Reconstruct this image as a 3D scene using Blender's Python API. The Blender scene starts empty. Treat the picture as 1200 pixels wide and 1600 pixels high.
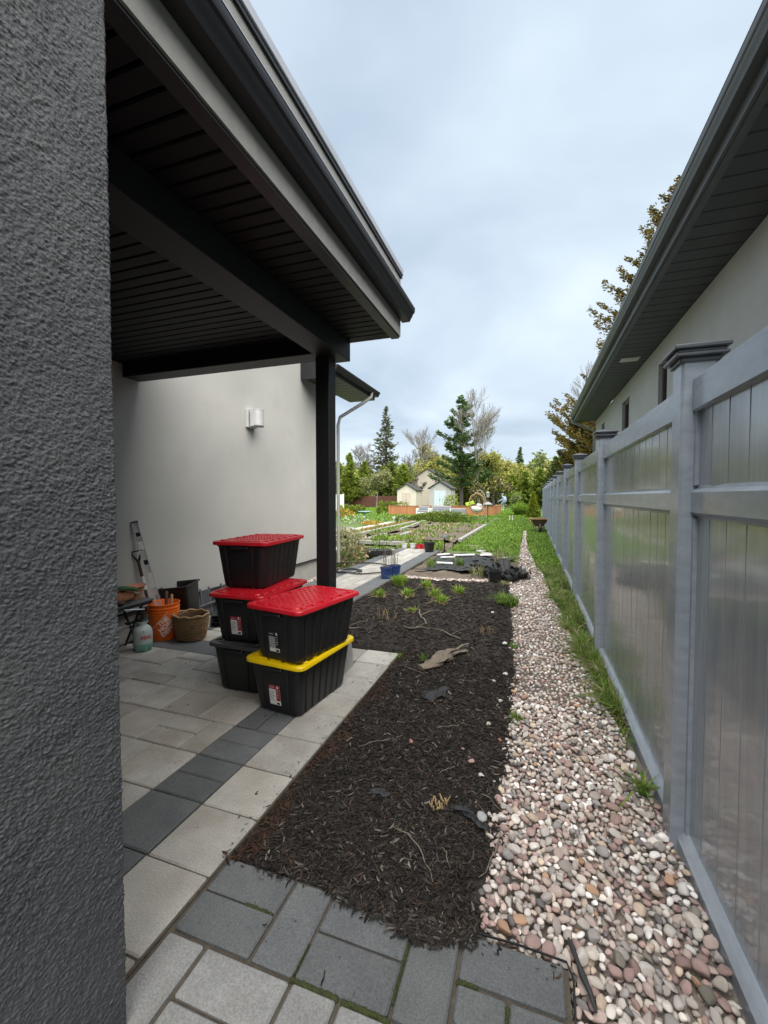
import bpy, bmesh, math, random
import numpy as np
from mathutils import Vector, Matrix

# ------------------------------------------------------------------ camera, world, sun, exposure
scene = bpy.context.scene
COL = scene.collection
cam_d = bpy.data.cameras.new('camera')
cam_d.sensor_fit = 'VERTICAL'; cam_d.sensor_height = 36.0
cam_d.lens = 669.0 / 1600.0 * 36.0
cam_d.clip_start = 0.02; cam_d.clip_end = 2000.0
cam = bpy.data.objects.new('camera', cam_d); COL.objects.link(cam)
cam.location = (0, 0, 1.45)
cam.rotation_euler = (math.radians(90) - math.atan(24 / 669.0), 0, math.atan(232 / 669.0))
scene.camera = cam

world = bpy.data.worlds.new('World'); scene.world = world; world.use_nodes = True
wn, wl = world.node_tree.nodes, world.node_tree.links
wn.clear()
wout = wn.new('ShaderNodeOutputWorld'); wbg = wn.new('ShaderNodeBackground')
sky = wn.new('ShaderNodeTexSky'); sky.sky_type = 'NISHITA'; sky.sun_disc = False
SUN_EL, SUN_AZ = math.radians(60), math.radians(145)      # azimuth clockwise from +Y (down the fence)
sky.sun_elevation = SUN_EL; sky.sun_rotation = SUN_AZ
sky.air_density = 1.0; sky.dust_density = 2.0; sky.ozone_density = 1.5
tc = wn.new('ShaderNodeTexCoord'); sep = wn.new('ShaderNodeSeparateXYZ'); wl.new(tc.outputs['Generated'], sep.inputs[0])
def wmath(op, a, b=None, clamp=False):
    n = wn.new('ShaderNodeMath'); n.operation = op; n.use_clamp = clamp
    for i, v in enumerate((a, b)):
        if v is None: continue
        if isinstance(v, (int, float)): n.inputs[i].default_value = v
        else: wl.new(v, n.inputs[i])
    return n.outputs[0]
zz = wmath('ADD', wmath('MAXIMUM', sep.outputs[2], 0.0), 0.22)
comb = wn.new('ShaderNodeCombineXYZ')
wl.new(wmath('DIVIDE', sep.outputs[0], zz), comb.inputs[0]); wl.new(wmath('DIVIDE', sep.outputs[1], zz), comb.inputs[1])
wno = wn.new('ShaderNodeTexNoise'); wno.inputs['Scale'].default_value = 0.85; wno.inputs['Detail'].default_value = 5.0
wno.inputs['Roughness'].default_value = 0.48; wno.inputs['Distortion'].default_value = 0.3
wl.new(comb.outputs[0], wno.inputs['Vector'])
ramp = wn.new('ShaderNodeValToRGB'); wl.new(wno.outputs[0], ramp.inputs[0])
cr = ramp.color_ramp
cr.elements[0].position = 0.36; cr.elements[0].color = (2.9, 3.6, 4.4, 1)
cr.elements[1].position = 0.66; cr.elements[1].color = (5.35, 6.05, 6.7, 1)
e = cr.elements.new(0.5); e.color = (4.05, 4.8, 5.55, 1)
wmix = wn.new('ShaderNodeMix'); wmix.data_type = 'RGBA'; wmix.inputs['Factor'].default_value = 0.93
wl.new(sky.outputs[0], wmix.inputs['A']); wl.new(ramp.outputs[0], wmix.inputs['B'])
wl.new(wmix.outputs['Result'], wbg.inputs['Color']); wbg.inputs['Strength'].default_value = 0.05
wl.new(wbg.outputs[0], wout.inputs[0])

sun_d = bpy.data.lights.new('sun', 'SUN'); sun_d.energy = 2.7; sun_d.angle = math.radians(80); sun_d.color = (1.0, 0.96, 0.9)
sun = bpy.data.objects.new('sun', sun_d); COL.objects.link(sun)
sdir = Vector((math.sin(SUN_AZ) * math.cos(SUN_EL), math.cos(SUN_AZ) * math.cos(SUN_EL), math.sin(SUN_EL)))
sun.rotation_euler = (-sdir).to_track_quat('-Z', 'Y').to_euler()
sun.location = (0, 0, 30)

vs = scene.view_settings
vs.view_transform = 'Standard'; vs.look = 'None'; vs.gamma = 1.0; vs.use_curve_mapping = False
vs.exposure = 1.82
scene.render.engine = 'CYCLES'
scene.cycles.use_denoising = True
scene.cycles.max_bounces = 6; scene.cycles.diffuse_bounces = 4; scene.cycles.transparent_max_bounces = 6
scene.cycles.caustics_reflective = False; scene.cycles.caustics_refractive = False

rng = np.random.default_rng(7)
R = random.Random(11)

# ------------------------------------------------------------------ helpers
def link(o, parent=None):
    COL.objects.link(o)
    if parent is not None: o.parent = parent
    return o

def tag(o, label=None, cat=None, group=None, kind=None):
    if label: o['label'] = label
    if cat: o['category'] = cat
    if group: o['group'] = group
    if kind: o['kind'] = kind
    return o

def empty(name, loc=(0, 0, 0), rz=0.0, label=None, cat=None, group=None, kind=None):
    o = bpy.data.objects.new(name, None); o.location = loc; o.rotation_euler = (0, 0, rz)
    o.empty_display_size = 0.1
    return tag(link(o), label, cat, group, kind)

def np_mesh(name, v, f, mat=None, smooth=False, cols=None, angle=None):
    """v (N,3), f (M,k): one face size."""
    v = np.asarray(v, dtype=np.float32); f = np.asarray(f, dtype=np.int32)
    me = bpy.data.meshes.new(name)
    k = f.shape[1]
    me.vertices.add(len(v)); me.vertices.foreach_set('co', v.ravel())
    me.loops.add(f.size); me.loops.foreach_set('vertex_index', f.ravel())
    me.polygons.add(len(f)); me.polygons.foreach_set('loop_start', np.arange(0, f.size, k, dtype=np.int32))
    me.polygons.foreach_set('use_smooth', np.full(len(f), smooth))
    me.update(calc_edges=True)
    if cols is not None:
        a = me.color_attributes.new('Col', 'FLOAT_COLOR', 'POINT')
        c = np.ones((len(v), 4), dtype=np.float32); c[:, :3] = cols
        a.data.foreach_set('color', c.ravel())
    if mat: me.materials.append(mat)
    return me

def mesh_obj(name, me, parent=None, loc=(0, 0, 0), rot=(0, 0, 0), scale=None):
    o = bpy.data.objects.new(name, me); o.location = loc; o.rotation_euler = rot
    if scale: o.scale = scale
    return link(o, parent)

class MB:
    def __init__(s): s.v = []; s.f = []
    def add(s, vs_, fs):
        n = len(s.v); s.v += [tuple(p) for p in vs_]; s.f += [tuple(i + n for i in q) for q in fs]; return s
    def box(s, x0, x1, y0, y1, z0, z1):
        return s.add([(x0,y0,z0),(x1,y0,z0),(x1,y1,z0),(x0,y1,z0),(x0,y0,z1),(x1,y0,z1),(x1,y1,z1),(x0,y1,z1)],
                     [(0,3,2,1),(4,5,6,7),(0,1,5,4),(1,2,6,5),(2,3,7,6),(3,0,4,7)])
    def cbox(s, x0, x1, y0, y1, z0, z1, b=0.004):
        """box with chamfered edges"""
        b = min(b, (x1-x0)*.45, (y1-y0)*.45, (z1-z0)*.45)
        X, Y, Z = (x0, x1), (y0, y1), (z0, z1)
        vs_, idx = [], {}
        for i in (0, 1):
            for j in (0, 1):
                for k in (0, 1):
                    sx, sy, sz = 1-2*i, 1-2*j, 1-2*k
                    for a in range(3):
                        p = [X[i]+sx*b, Y[j]+sy*b, Z[k]+sz*b]; p[a] = (X[i], Y[j], Z[k])[a]
                        idx[(i,j,k,a)] = len(vs_); vs_.append(tuple(p))
        fs = []
        for a in range(3):
            o = [q for q in range(3) if q != a]
            for sgn in (0, 1):
                loop = []
                for (u, w) in ((0,0),(1,0),(1,1),(0,1)):
                    c = [0,0,0]; c[a] = sgn; c[o[0]] = u; c[o[1]] = w; loop.append(idx[tuple(c)+(a,)])
                fs.append(tuple(loop))
            for u in (0, 1):
                for w in (0, 1):
                    c0 = [0,0,0]; c1 = [0,0,0]
                    c0[a] = 0; c1[a] = 1
                    for c in (c0, c1): c[o[0]] = u; c[o[1]] = w
                    fs.append((idx[tuple(c0)+(o[0],)], idx[tuple(c1)+(o[0],)], idx[tuple(c1)+(o[1],)], idx[tuple(c0)+(o[1],)]))
        for i in (0, 1):
            for j in (0, 1):
                for k in (0, 1): fs.append(tuple(idx[(i,j,k,a)] for a in range(3)))
        return s.add(vs_, fs)
    def tube(s, pts, r, n=8, cap=True):
        pts = [Vector(p) for p in pts]; m = len(pts)
        rr = r if isinstance(r, (list, tuple)) else [r]*m
        prev = None; base = len(s.v); up = Vector((0,0,1))
        for i, p in enumerate(pts):
            t = (pts[min(i+1, m-1)] - pts[max(i-1, 0)]).normalized()
            if prev is None:
                a = t.cross(up if abs(t.z) < .95 else Vector((1,0,0))).normalized()
            else: a = (prev - t*prev.dot(t)).normalized()
            prev = a; b = t.cross(a)
            for k in range(n):
                an = 2*math.pi*k/n
                s.v.append(tuple(p + (a*math.cos(an) + b*math.sin(an))*rr[i]))
        for i in range(m-1):
            for k in range(n):
                k2 = (k+1) % n
                s.f.append((base+i*n+k, base+i*n+k2, base+(i+1)*n+k2, base+(i+1)*n+k))
        if cap:
            s.f.append(tuple(base+k for k in reversed(range(n)))); s.f.append(tuple(base+(m-1)*n+k for k in range(n)))
        return s
    def lathe(s, prof, n=24, c=(0,0,0), close=False, sx=1.0, sy=1.0):
        base = len(s.v); m = len(prof)
        for (r, z) in prof:
            for k in range(n):
                a = 2*math.pi*k/n; s.v.append((c[0]+r*math.cos(a)*sx, c[1]+r*math.sin(a)*sy, c[2]+z))
        for i in range(m-1):
            for k in range(n):
                k2 = (k+1) % n
                s.f.append((base+i*n+k, base+i*n+k2, base+(i+1)*n+k2, base+(i+1)*n+k))
        if prof[0][0] > 1e-6: s.f.append(tuple(base+k for k in reversed(range(n))))
        if prof[-1][0] > 1e-6: s.f.append(tuple(base+(m-1)*n+k for k in range(n)))
        return s
    def extrude(s, poly, axis, a, b):
        """closed 2-D polygon extruded along an axis from a to b; poly pairs are the two other axes in order"""
        def mk(p, t):
            return {'x': (t, p[0], p[1]), 'y': (p[0], t, p[1]), 'z': (p[0], p[1], t)}[axis]
        n = len(poly)
        return s.add([mk(p, a) for p in poly] + [mk(p, b) for p in poly],
                     [tuple(reversed(range(n))), tuple(range(n, 2*n))] + [(i, (i+1) % n, n+(i+1) % n, n+i) for i in range(n)])
    def xform(s, M_, start=0):
        for i in range(start, len(s.v)): s.v[i] = tuple(M_ @ Vector(s.v[i]))
        return s
    def mesh(s, name, mat=None, smooth=None):
        me = bpy.data.meshes.new(name); me.from_pydata(s.v, [], s.f); 
        bm = bmesh.new(); bm.from_mesh(me); bmesh.ops.recalc_face_normals(bm, faces=bm.faces); bm.to_mesh(me); bm.free()
        if smooth is not None:
            me.polygons.foreach_set('use_smooth', [True]*len(me.polygons)); me.set_sharp_from_angle(angle=math.radians(smooth))
        if mat: me.materials.append(mat)
        return me
    def build(s, name, mat=None, parent=None, loc=(0,0,0), rot=(0,0,0), smooth=None):
        return mesh_obj(name, s.mesh(name, mat, smooth), parent, loc, rot)

def one(name, mat, parent, *boxes, b=None):
    m = MB()
    for q in boxes: m.cbox(*q, b) if b else m.box(*q)
    return m.build(name, mat, parent)

# ------------------------------------------------------------------ materials
def material(name, c1, c2=None, scale=8.0, rough=0.7, bump=0.0, bscale=60.0, metal=0.0, spec=0.5, rand=0.0, c3=None, s3=1.5, f3=0.5,
             stretch=(1,1,1), attr=None, objcol=False, trans=0.0, bdist=0.01, bstretch=None, detail=4.0, lo=0.3, hi=0.7, coat=0.0, rough2=None, speck=0.0, sscale=300.0):
    m = bpy.data.materials.new(name); m.use_nodes = True
    nt = m.node_tree; N, L = nt.nodes, nt.links
    bs = N['Principled BSDF']; out = N['Material Output']
    bs.inputs['Roughness'].default_value = rough; bs.inputs['Metallic'].default_value = metal
    bs.inputs['Specular IOR Level'].default_value = spec
    if coat: bs.inputs['Coat Weight'].default_value = coat; bs.inputs['Coat Roughness'].default_value = .085
    tcn = N.new('ShaderNodeTexCoord'); mp = N.new('ShaderNodeMapping'); mp.inputs['Scale'].default_value = stretch
    L.new(tcn.outputs['Object'], mp.inputs[0]); vec = mp.outputs[0]
    if rand or objcol: oi = N.new('ShaderNodeObjectInfo')
    if rand:
        ad = N.new('ShaderNodeVectorMath'); ad.operation = 'ADD'
        sc = N.new('ShaderNodeVectorMath'); sc.operation = 'SCALE'; sc.inputs[0].default_value = (37, 91, 53)
        L.new(oi.outputs['Random'], sc.inputs['Scale']); L.new(mp.outputs[0], ad.inputs[0]); L.new(sc.outputs[0], ad.inputs[1]); vec = ad.outputs[0]
    def noise(s, d=4.0, r=0.55):
        n = N.new('ShaderNodeTexNoise'); n.inputs['Scale'].default_value = s; n.inputs['Detail'].default_value = d; n.inputs['Roughness'].default_value = r
        L.new(vec, n.inputs['Vector']); return n.outputs[0]
    def rampf(x, a, b):
        n = N.new('ShaderNodeMapRange'); n.inputs[1].default_value = a; n.inputs[2].default_value = b; n.clamp = True
        L.new(x, n.inputs[0]); return n.outputs[0]
    def mix(fac, a, b, mode='MIX'):
        n = N.new('ShaderNodeMix'); n.data_type = 'RGBA'; n.blend_type = mode
        for inp, v in (('Factor', fac), ('A', a), ('B', b)):
            if isinstance(v, (int, float)): n.inputs[inp].default_value = v
            elif isinstance(v, tuple): n.inputs[inp].default_value = (*v[:3], 1)
            else: L.new(v, n.inputs[inp])
        return n.outputs['Result']
    col = tuple(c1)
    if attr:
        an = N.new('ShaderNodeAttribute'); an.attribute_name = attr; col = an.outputs['Color']
    if objcol: col = oi.outputs['Color']
    if c2 is not None:
        f = rampf(noise(scale, detail), lo, hi)
        if attr or objcol: col = mix(f, col, mix(1.0, col, tuple(c2), 'MULTIPLY'))
        else: col = mix(f, col, tuple(c2))
    if c3 is not None:
        f = rampf(noise(s3, 3.0), 0.45, 0.75)
        mu = N.new('ShaderNodeMath'); mu.operation = 'MULTIPLY'; mu.inputs[1].default_value = f3; L.new(f, mu.inputs[0])
        col = mix(mu.outputs[0], col, tuple(c3))
    if rand:
        mr = N.new('ShaderNodeMapRange'); mr.inputs[3].default_value = 1-rand; mr.inputs[4].default_value = 1+rand
        L.new(oi.outputs['Random'], mr.inputs[0])
        cb = N.new('ShaderNodeCombineColor'); 
        for i in range(3): L.new(mr.outputs[0], cb.inputs[i])
        col = mix(1.0, col, cb.outputs[0], 'MULTIPLY')
    if speck:
        ms_ = N.new('ShaderNodeMapRange'); ms_.inputs[1].default_value = .3; ms_.inputs[2].default_value = .7; ms_.inputs[3].default_value = 1-speck; ms_.inputs[4].default_value = 1+speck
        L.new(noise(sscale, 2.0, .7), ms_.inputs[0]); cs_ = N.new('ShaderNodeCombineColor')
        for i in range(3): L.new(ms_.outputs[0], cs_.inputs[i])
        col = mix(1.0, col, cs_.outputs[0], 'MULTIPLY')
    if isinstance(col, tuple): bs.inputs['Base Color'].default_value = (*col[:3], 1)
    else: L.new(col, bs.inputs['Base Color'])
    if rough2 is not None:
        mr2 = N.new('ShaderNodeMapRange'); mr2.inputs[1].default_value = .35; mr2.inputs[2].default_value = .65
        mr2.inputs[3].default_value = rough; mr2.inputs[4].default_value = rough2
        L.new(noise(scale*.7, 3), mr2.inputs[0]); L.new(mr2.outputs[0], bs.inputs['Roughness'])
    if bump:
        bn = N.new('ShaderNodeBump'); bn.inputs['Strength'].default_value = bump; bn.inputs['Distance'].default_value = bdist
        n = N.new('ShaderNodeTexNoise'); n.inputs['Scale'].default_value = bscale; n.inputs['Detail'].default_value = 3.0
        if bstretch:
            mp2 = N.new('ShaderNodeMapping'); mp2.inputs['Scale'].default_value = bstretch; L.new(vec, mp2.inputs[0]); L.new(mp2.outputs[0], n.inputs['Vector'])
        else: L.new(vec, n.inputs['Vector'])
        L.new(n.outputs[0], bn.inputs['Height']); L.new(bn.outputs[0], bs.inputs['Normal'])
    if trans:
        tr = N.new('ShaderNodeBsdfTranslucent'); ms = N.new('ShaderNodeMixShader'); ms.inputs[0].default_value = trans
        if isinstance(col, tuple): tr.inputs[0].default_value = (*col[:3], 1)
        else: L.new(col, tr.inputs[0])
        L.new(bs.outputs[0], ms.inputs[1]); L.new(tr.outputs[0], ms.inputs[2]); L.new(ms.outputs[0], out.inputs[0])
    return m

T = {}
T['dark_stucco'] = material('dark_stucco', (.070,.073,.080), (.090,.092,.098), 3.0, .72, .7, 200, c3=(.060,.063,.072), s3=4, f3=.7, bdist=.004, speck=.26, sscale=150)  # speck puts grain highlights and dark pits into the colour, beside aggregate tone
T['light_stucco'] = material('light_stucco', (.40,.39,.36), (.45,.44,.407), 2.6, .9, .6, 150, c3=(.34,.333,.31), s3=1.3, f3=.8, bdist=.004, speck=.06, sscale=90)
T['neighbour_stucco'] = material('neighbour_stucco', (.43,.43,.41), (.49,.485,.46), 2.0, .9, .6, 130, bdist=.004, speck=.06, sscale=80)
T['band_stucco'] = material('band_stucco', (.22,.22,.212), (.27,.265,.252), 14, .9, .5, 180, bdist=.003)
T['black_metal'] = material('black_metal', (.010,.0105,.013), (.014,.0145,.017), 5, .42, .05, 30)
T['soffit_metal'] = material('soffit_metal', (.0065,.0068,.0078), (.0085,.0088,.0098), 3, .6, .04, 40, rand=.12, spec=.3)
T['cap_metal'] = material('cap_metal', (.36,.37,.40), (.42,.43,.46), 4, .4, metal=.3)
T['lip_metal'] = material('lip_metal', (.5,.51,.53), None, rough=.3, metal=.6)
T['beam_paint'] = material('beam_paint', (.009,.0095,.0115), (.012,.0125,.0145), 6, .55, .08, 60, spec=.4)
T['concrete'] = material('concrete', (.36,.355,.34), (.30,.295,.28), 9, .9, .3, 90, c3=(.22,.22,.21), s3=4, f3=.5)
T['foundation'] = material('foundation', (.38,.37,.34), (.32,.31,.29), 6, .95, .3, 70)
T['paver_light'] = material('paver_light', (.38,.365,.335), (.29,.28,.258), 7, .93, .35, 420, rand=.13, c3=(.20,.165,.12), s3=3.0, f3=.5, bdist=.002, speck=.22, sscale=160)
T['paver_pink'] = material('paver_pink', (.335,.308,.282), (.265,.246,.228), 6, .93, .35, 420, rand=.13, c3=(.19,.165,.135), s3=3, f3=.45, bdist=.002, speck=.2, sscale=160)
T['paver_grey'] = material('paver_grey', (.235,.235,.232), (.18,.18,.178), 7, .93, .35, 420, rand=.10, c3=(.15,.145,.135), s3=3.0, f3=.5, bdist=.002, speck=.25, sscale=160)
T['paver_dark'] = material('paver_dark', (.104,.110,.114), (.080,.085,.089), 6, .9, .35, 420, rand=.12, c3=(.13,.135,.135), s3=4, f3=.6, bdist=.002, speck=.28, sscale=160)
T['joint_sand'] = material('joint_sand', (.055,.046,.036), (.095,.078,.058), 30, 1.0, .6, 200)
T['moss'] = material('moss', (.026,.036,.009), (.045,.055,.014), 60, 1.0, .8, 160)
T['vinyl'] = material('vinyl', (.30,.325,.35), (.235,.255,.277), 9, .13, .10, 7, stretch=(3,3,.22), spec=.9, bstretch=(10,10,.7), bdist=.02, c3=(.14,.158,.185), s3=5, f3=.45, rand=.06, coat=.65)
T['vinyl_trim'] = material('vinyl_trim', (.32,.36,.41), (.255,.287,.33), 6, .2, .04, 8, stretch=(1,1,3), spec=.6, c3=(.19,.21,.245), s3=9, f3=.45, rand=.05)
T['vinyl_cap'] = material('vinyl_cap', (.07,.076,.09), (.09,.096,.11), 6, .35)
T['roof_shingle'] = material('roof_shingle', (.035,.036,.038), (.06,.06,.062), 20, .95, .6, 60)
T['grey_trim'] = material('grey_trim', (.085,.092,.098), (.10,.107,.113), 4, .4)
T['soffit_grey'] = material('soffit_grey', (.052,.056,.060), (.062,.066,.07), 4, .5, rand=.08)
T['window_frame'] = material('window_frame', (.085,.062,.052), (.11,.085,.07), 8, .5)
T['glass'] = material('glass', (.02,.024,.028), None, rough=.05, spec=.9)
T['white_plastic'] = material('white_plastic', (.72,.72,.70), (.62,.62,.60), 8, .45)
T['white_metal'] = material('white_metal', (.55,.55,.55), (.48,.48,.48), 8, .35, metal=.2)
T['downspout'] = material('downspout', (.30,.30,.29), (.25,.25,.24), 5, .45)
T['soil'] = material('soil', (.075,.056,.040), (.12,.095,.07), 12, 1.0, .9, 40, c3=(.17,.145,.11), s3=2.5, f3=.6)
T['mulch_ground'] = material('mulch_ground', (.016,.0125,.010), (.03,.024,.019), 40, 1.0, 1.0, 120)
T['mulch_chip'] = material('mulch_chip', (.02,.02,.02), (.55,.55,.55), 70, .9, attr='Col', spec=.25)
T['gravel_ground'] = material('gravel_ground', (.15,.125,.105), (.22,.185,.16), 40, 1.0, .8, 150)
T['pebble'] = material('pebble', (.3,.3,.3), (.70,.69,.68), 45, .8, .4, 120, objcol=True, rand=.06, spec=.35, bdist=.004, c3=(.12,.11,.10), s3=70, f3=.35)
T['pebbles'] = material('pebbles', (.3,.3,.3), (.72,.71,.70), 45, .8, .3, 120, attr='Col', spec=.35, bdist=.004)
T['lawn'] = material('lawn', (.055,.10,.018), (.085,.135,.026), 1.6, 1.0, .8, 30, c3=(.10,.11,.035), s3=.5, f3=.5)
T['field'] = material('field', (.07,.11,.03), (.12,.13,.05), .3, 1.0)
T['leaf'] = material('leaf', (.1,.2,.05), (.75,.78,.7), 20, .6, attr='Col', trans=.3, spec=.3)
T['bark'] = material('bark', (.10,.085,.07), (.06,.05,.042), 14, .95, .8, 40, stretch=(1,1,.25))
T['pale_bark'] = material('pale_bark', (.26,.235,.21), (.19,.17,.15), 14, .95, .4, 40)
T['wood_weathered'] = material('wood_weathered', (.33,.32,.29), (.22,.21,.19), 14, .9, .4, 60, stretch=(1,.2,1))
T['cedar_wood'] = material('cedar_wood', (.47,.20,.085), (.38,.155,.065), 6, .8, .3, 50, stretch=(3,3,.4), rand=.15)

# ------------------------------------------------------------------ setting: ground, paving, beds
def smooth_noise(nx, ny, k, seed):
    """periodic smooth random field by FFT low-pass; k = feature size in cells (pair allowed)"""
    g = np.random.default_rng(seed).standard_normal((nx, ny))
    kx, ky = (k, k) if np.isscalar(k) else k
    fx = np.fft.fftfreq(nx)[:, None]; fy = np.fft.fftfreq(ny)[None, :]
    h = np.fft.ifft2(np.fft.fft2(g) * np.exp(-2*(np.pi**2)*((fx*kx)**2 + (fy*ky)**2)*.25)).real
    return (h - h.mean()) / h.std()

def grid_mesh(name, x0, x1, y0, y1, nx, ny, zf, mat, smooth=True, right=None):
    xs = np.linspace(x0, x1, nx); ys = np.linspace(y0, y1, ny)
    Xg, Yg = np.meshgrid(xs, ys, indexing='ij')
    if right is not None: Xg = x0 + (Xg-x0)/(x1-x0)*(right(Yg)-x0)
    Zg = zf(Xg, Yg)
    v = np.stack([Xg, Yg, Zg], -1).reshape(-1, 3)
    i, j = np.meshgrid(np.arange(nx-1), np.arange(ny-1), indexing='ij'); a = (i*ny+j).ravel()
    return np_mesh(name, v, np.stack([a, a+ny, a+ny+1, a+1], -1), mat, smooth)

g = MB(); S_ = 900.0
g.add([(-S_, -S_, -.16), (S_, -S_, -.16), (S_, S_, -.16), (-S_, S_, -.16)], [(0, 1, 2, 3)])
tag(g.build('ground', T['field']), kind='structure')

lawn_h = smooth_noise(90, 160, 6, 3)
def lawn_z(X, Y):
    i = np.clip(((X+26)/40*89).astype(int), 0, 89); j = np.clip(((Y-2)/64*159).astype(int), 0, 159)
    return -.108 + .010*lawn_h[i, j]
tag(mesh_obj('lawn', grid_mesh('lawn', -26, 14, 2, 66, 90, 160, lawn_z, T['lawn'])), kind='structure')

tag(MB().box(.70, 1.76, -3, 15, -.16, -.085).build('added_pale_ground', T['foundation']), kind='structure')  # pale ground added behind the fence to bounce neutral light onto neighbour wall
# --- paving; every paver an object, alike sizes share one mesh
PM = {}
def paver(parent, x0, x1, y0, y1, mat, gap=.007, zt=0.0):
    w, d = round(x1-x0-gap, 3), round(y1-y0-gap, 3)
    key = (w, d, mat)
    if key not in PM:
        PM[key] = MB().cbox(-w/2, w/2, -d/2, d/2, -.05, 0, .006).mesh('paver', T[mat])
    o = bpy.data.objects.new('paver', PM[key])
    o.location = ((x0+x1)/2 + R.uniform(-.0012, .0012), (y0+y1)/2 + R.uniform(-.0012, .0012), zt + R.uniform(-.003, .002))
    o.rotation_euler = (R.uniform(-.004, .004), R.uniform(-.004, .004), R.uniform(-.004, .004))
    return link(o, parent)

patio = MB().box(-3.8, -1.147, .3, 3.742, -.14, -.011).build('patio', T['joint_sand']); tag(patio, kind='structure')
def lp(): return 'paver_pink' if R.random() < .45 else 'paver_light'
ys = [.352, .66, .968, 1.28, 1.588, 1.896, 2.21, 2.52, 2.83, 3.14, 3.445, 3.742]
for a, b in zip(ys, ys[1:]): paver(patio, -1.465, -1.152, a, b, 'paver_light')
for a, b, in ((.352,.66),(.66,.968),(.968,1.28),(1.28,1.588),(1.588,1.742),(1.742,1.896),(1.896,2.053),(2.053,2.21)): paver(patio, -1.77, -1.465, a, b, 'paver_dark')
for a, b in ((2.21,2.52),(2.52,2.83),(2.83,3.14)):
    paver(patio, -1.77, -1.617, a, b, 'paver_dark'); paver(patio, -1.617, -1.465, a, b, 'paver_dark')
rows = {(.66,.968): [-1.77,-2.09,-2.4,-2.71,-3.02,-3.33,-3.8], (.968,1.28): [-1.77,-1.93,-2.24,-2.55,-2.86,-3.17,-3.48,-3.8],
        (1.28,1.588): [-1.77,-2.08,-2.39,-2.70,-3.01,-3.32,-3.8], (1.588,1.896): [-1.77,-2.095,-2.40,-2.71,-3.02,-3.33,-3.8],
        (2.21,2.52): [-1.77,-2.08,-2.392,-2.705,-3.03,-3.34,-3.8]}
for (a, b), xs_ in rows.items():
    for x1, x0 in zip(xs_, xs_[1:]): paver(patio, x0, x1, a, b, lp())
for x1, x0 in ((-1.77,-1.927),(-2.24,-2.55),(-2.55,-2.86),(-2.86,-3.02),(-3.02,-3.33),(-3.33,-3.8)): paver(patio, x0, x1, 1.896, 2.21, lp())
paver(patio, -2.24, -1.927, 1.896, 2.053, 'paver_light'); paver(patio, -2.24, -1.927, 2.053, 2.21, 'paver_light')
for x1, x0, cuts in ((-1.77,-2.08,(2.52,2.83,3.14)),(-2.08,-2.392,(2.52,2.672,2.98,3.14)),(-2.392,-2.705,(2.52,2.83,3.14)),(-2.705,-3.025,(2.52,2.67,2.99,3.14)),
                     (-3.025,-3.34,(2.52,2.825,3.14)),(-3.34,-3.565,(2.52,2.83,3.14)),(-3.565,-3.8,(2.52,2.67,2.83,3.14))):
    for a, b in zip(cuts, cuts[1:]): paver(patio, x0, x1, a, b, lp())
x = -1.465
while x > -3.75:
    x2 = max(x-.308, -3.8)
    if R.random() < .4 and x-x2 > .3: paver(patio, x2, x-.154, 3.14, 3.445, 'paver_dark'); paver(patio, x-.154, x, 3.14, 3.445, 'paver_dark')
    else: paver(patio, x2, x, 3.14, 3.445, 'paver_dark')
    paver(patio, x2, x, 3.445, 3.742, lp()); x = x2

walk = MB().box(-1.145, .122, -.6, 1.386, -.14, -.014).build('walkway', T['joint_sand']); tag(walk, kind='structure')
PD = 'paver_dark'
for q in ((-1.133,-.826,1.235,1.383),(-1.133,-.826,1.08,1.235),(-.826,-.668,1.08,1.38),(-.668,-.362,1.235,1.383),(-.668,-.362,1.08,1.235),
          (-.362,-.201,1.08,1.383),(-.201,.113,1.24,1.39),(-.201,-.049,1.08,1.24),(-.049,.113,1.08,1.24)): paver(walk, *q, PD, gap=.011)
y = 1.076
k = 0
while y > -.5:
    xx = -1.133
    for kind_ in ((0,1,0,1,0,2) if k % 2 == 0 else (1,0,1,0,2)):
        if kind_ == 0: paver(walk, xx, xx+.152, y-.308, y, 'paver_grey', gap=.011); xx += .155
        elif kind_ == 1:
            paver(walk, xx, xx+.31, y-.152, y, 'paver_grey', gap=.011); paver(walk, xx, xx+.31, y-.308, y-.152, 'paver_grey', gap=.011); xx += .313
        else: paver(walk, xx, .113, y-.308, y, 'paver_grey', gap=.011)
    y -= .31; k += 1
# moss in a few of the joints
mo = MB()
for (x0, x1, y0, y1) in ((-.95,-.84,1.226,1.240),(-.675,-.645,1.074,1.086),(-.64,-.52,1.071,1.087),(-.671,-.664,1.09,1.19),
                         (-.368,-.358,1.12,1.30),(-.055,-.043,1.09,1.22),(-.50,-.36,1.07,1.085),(-.2,-.14,1.233,1.245)):
    n = max(3, int(max(x1-x0, y1-y0)/.007))
    for i in range(n):
        t = (i+.5)/n; cx_, cy_ = (x0+(x1-x0)*t, (y0+y1)/2) if x1-x0 > y1-y0 else ((x0+x1)/2, y0+(y1-y0)*t)
        r = min(x1-x0, y1-y0)*R.uniform(.45, .75)
        mo.lathe([(r, -.012), (r*.9, -.004), (r*.5, -.001+R.uniform(0, .003)), (0, .0005+R.uniform(0, .003))], 6, (cx_+R.uniform(-.002,.002), cy_+R.uniform(-.002,.002), 0))
o = mo.build('moss', T['moss'], walk, smooth=60); tag(o, kind='stuff')

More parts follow.
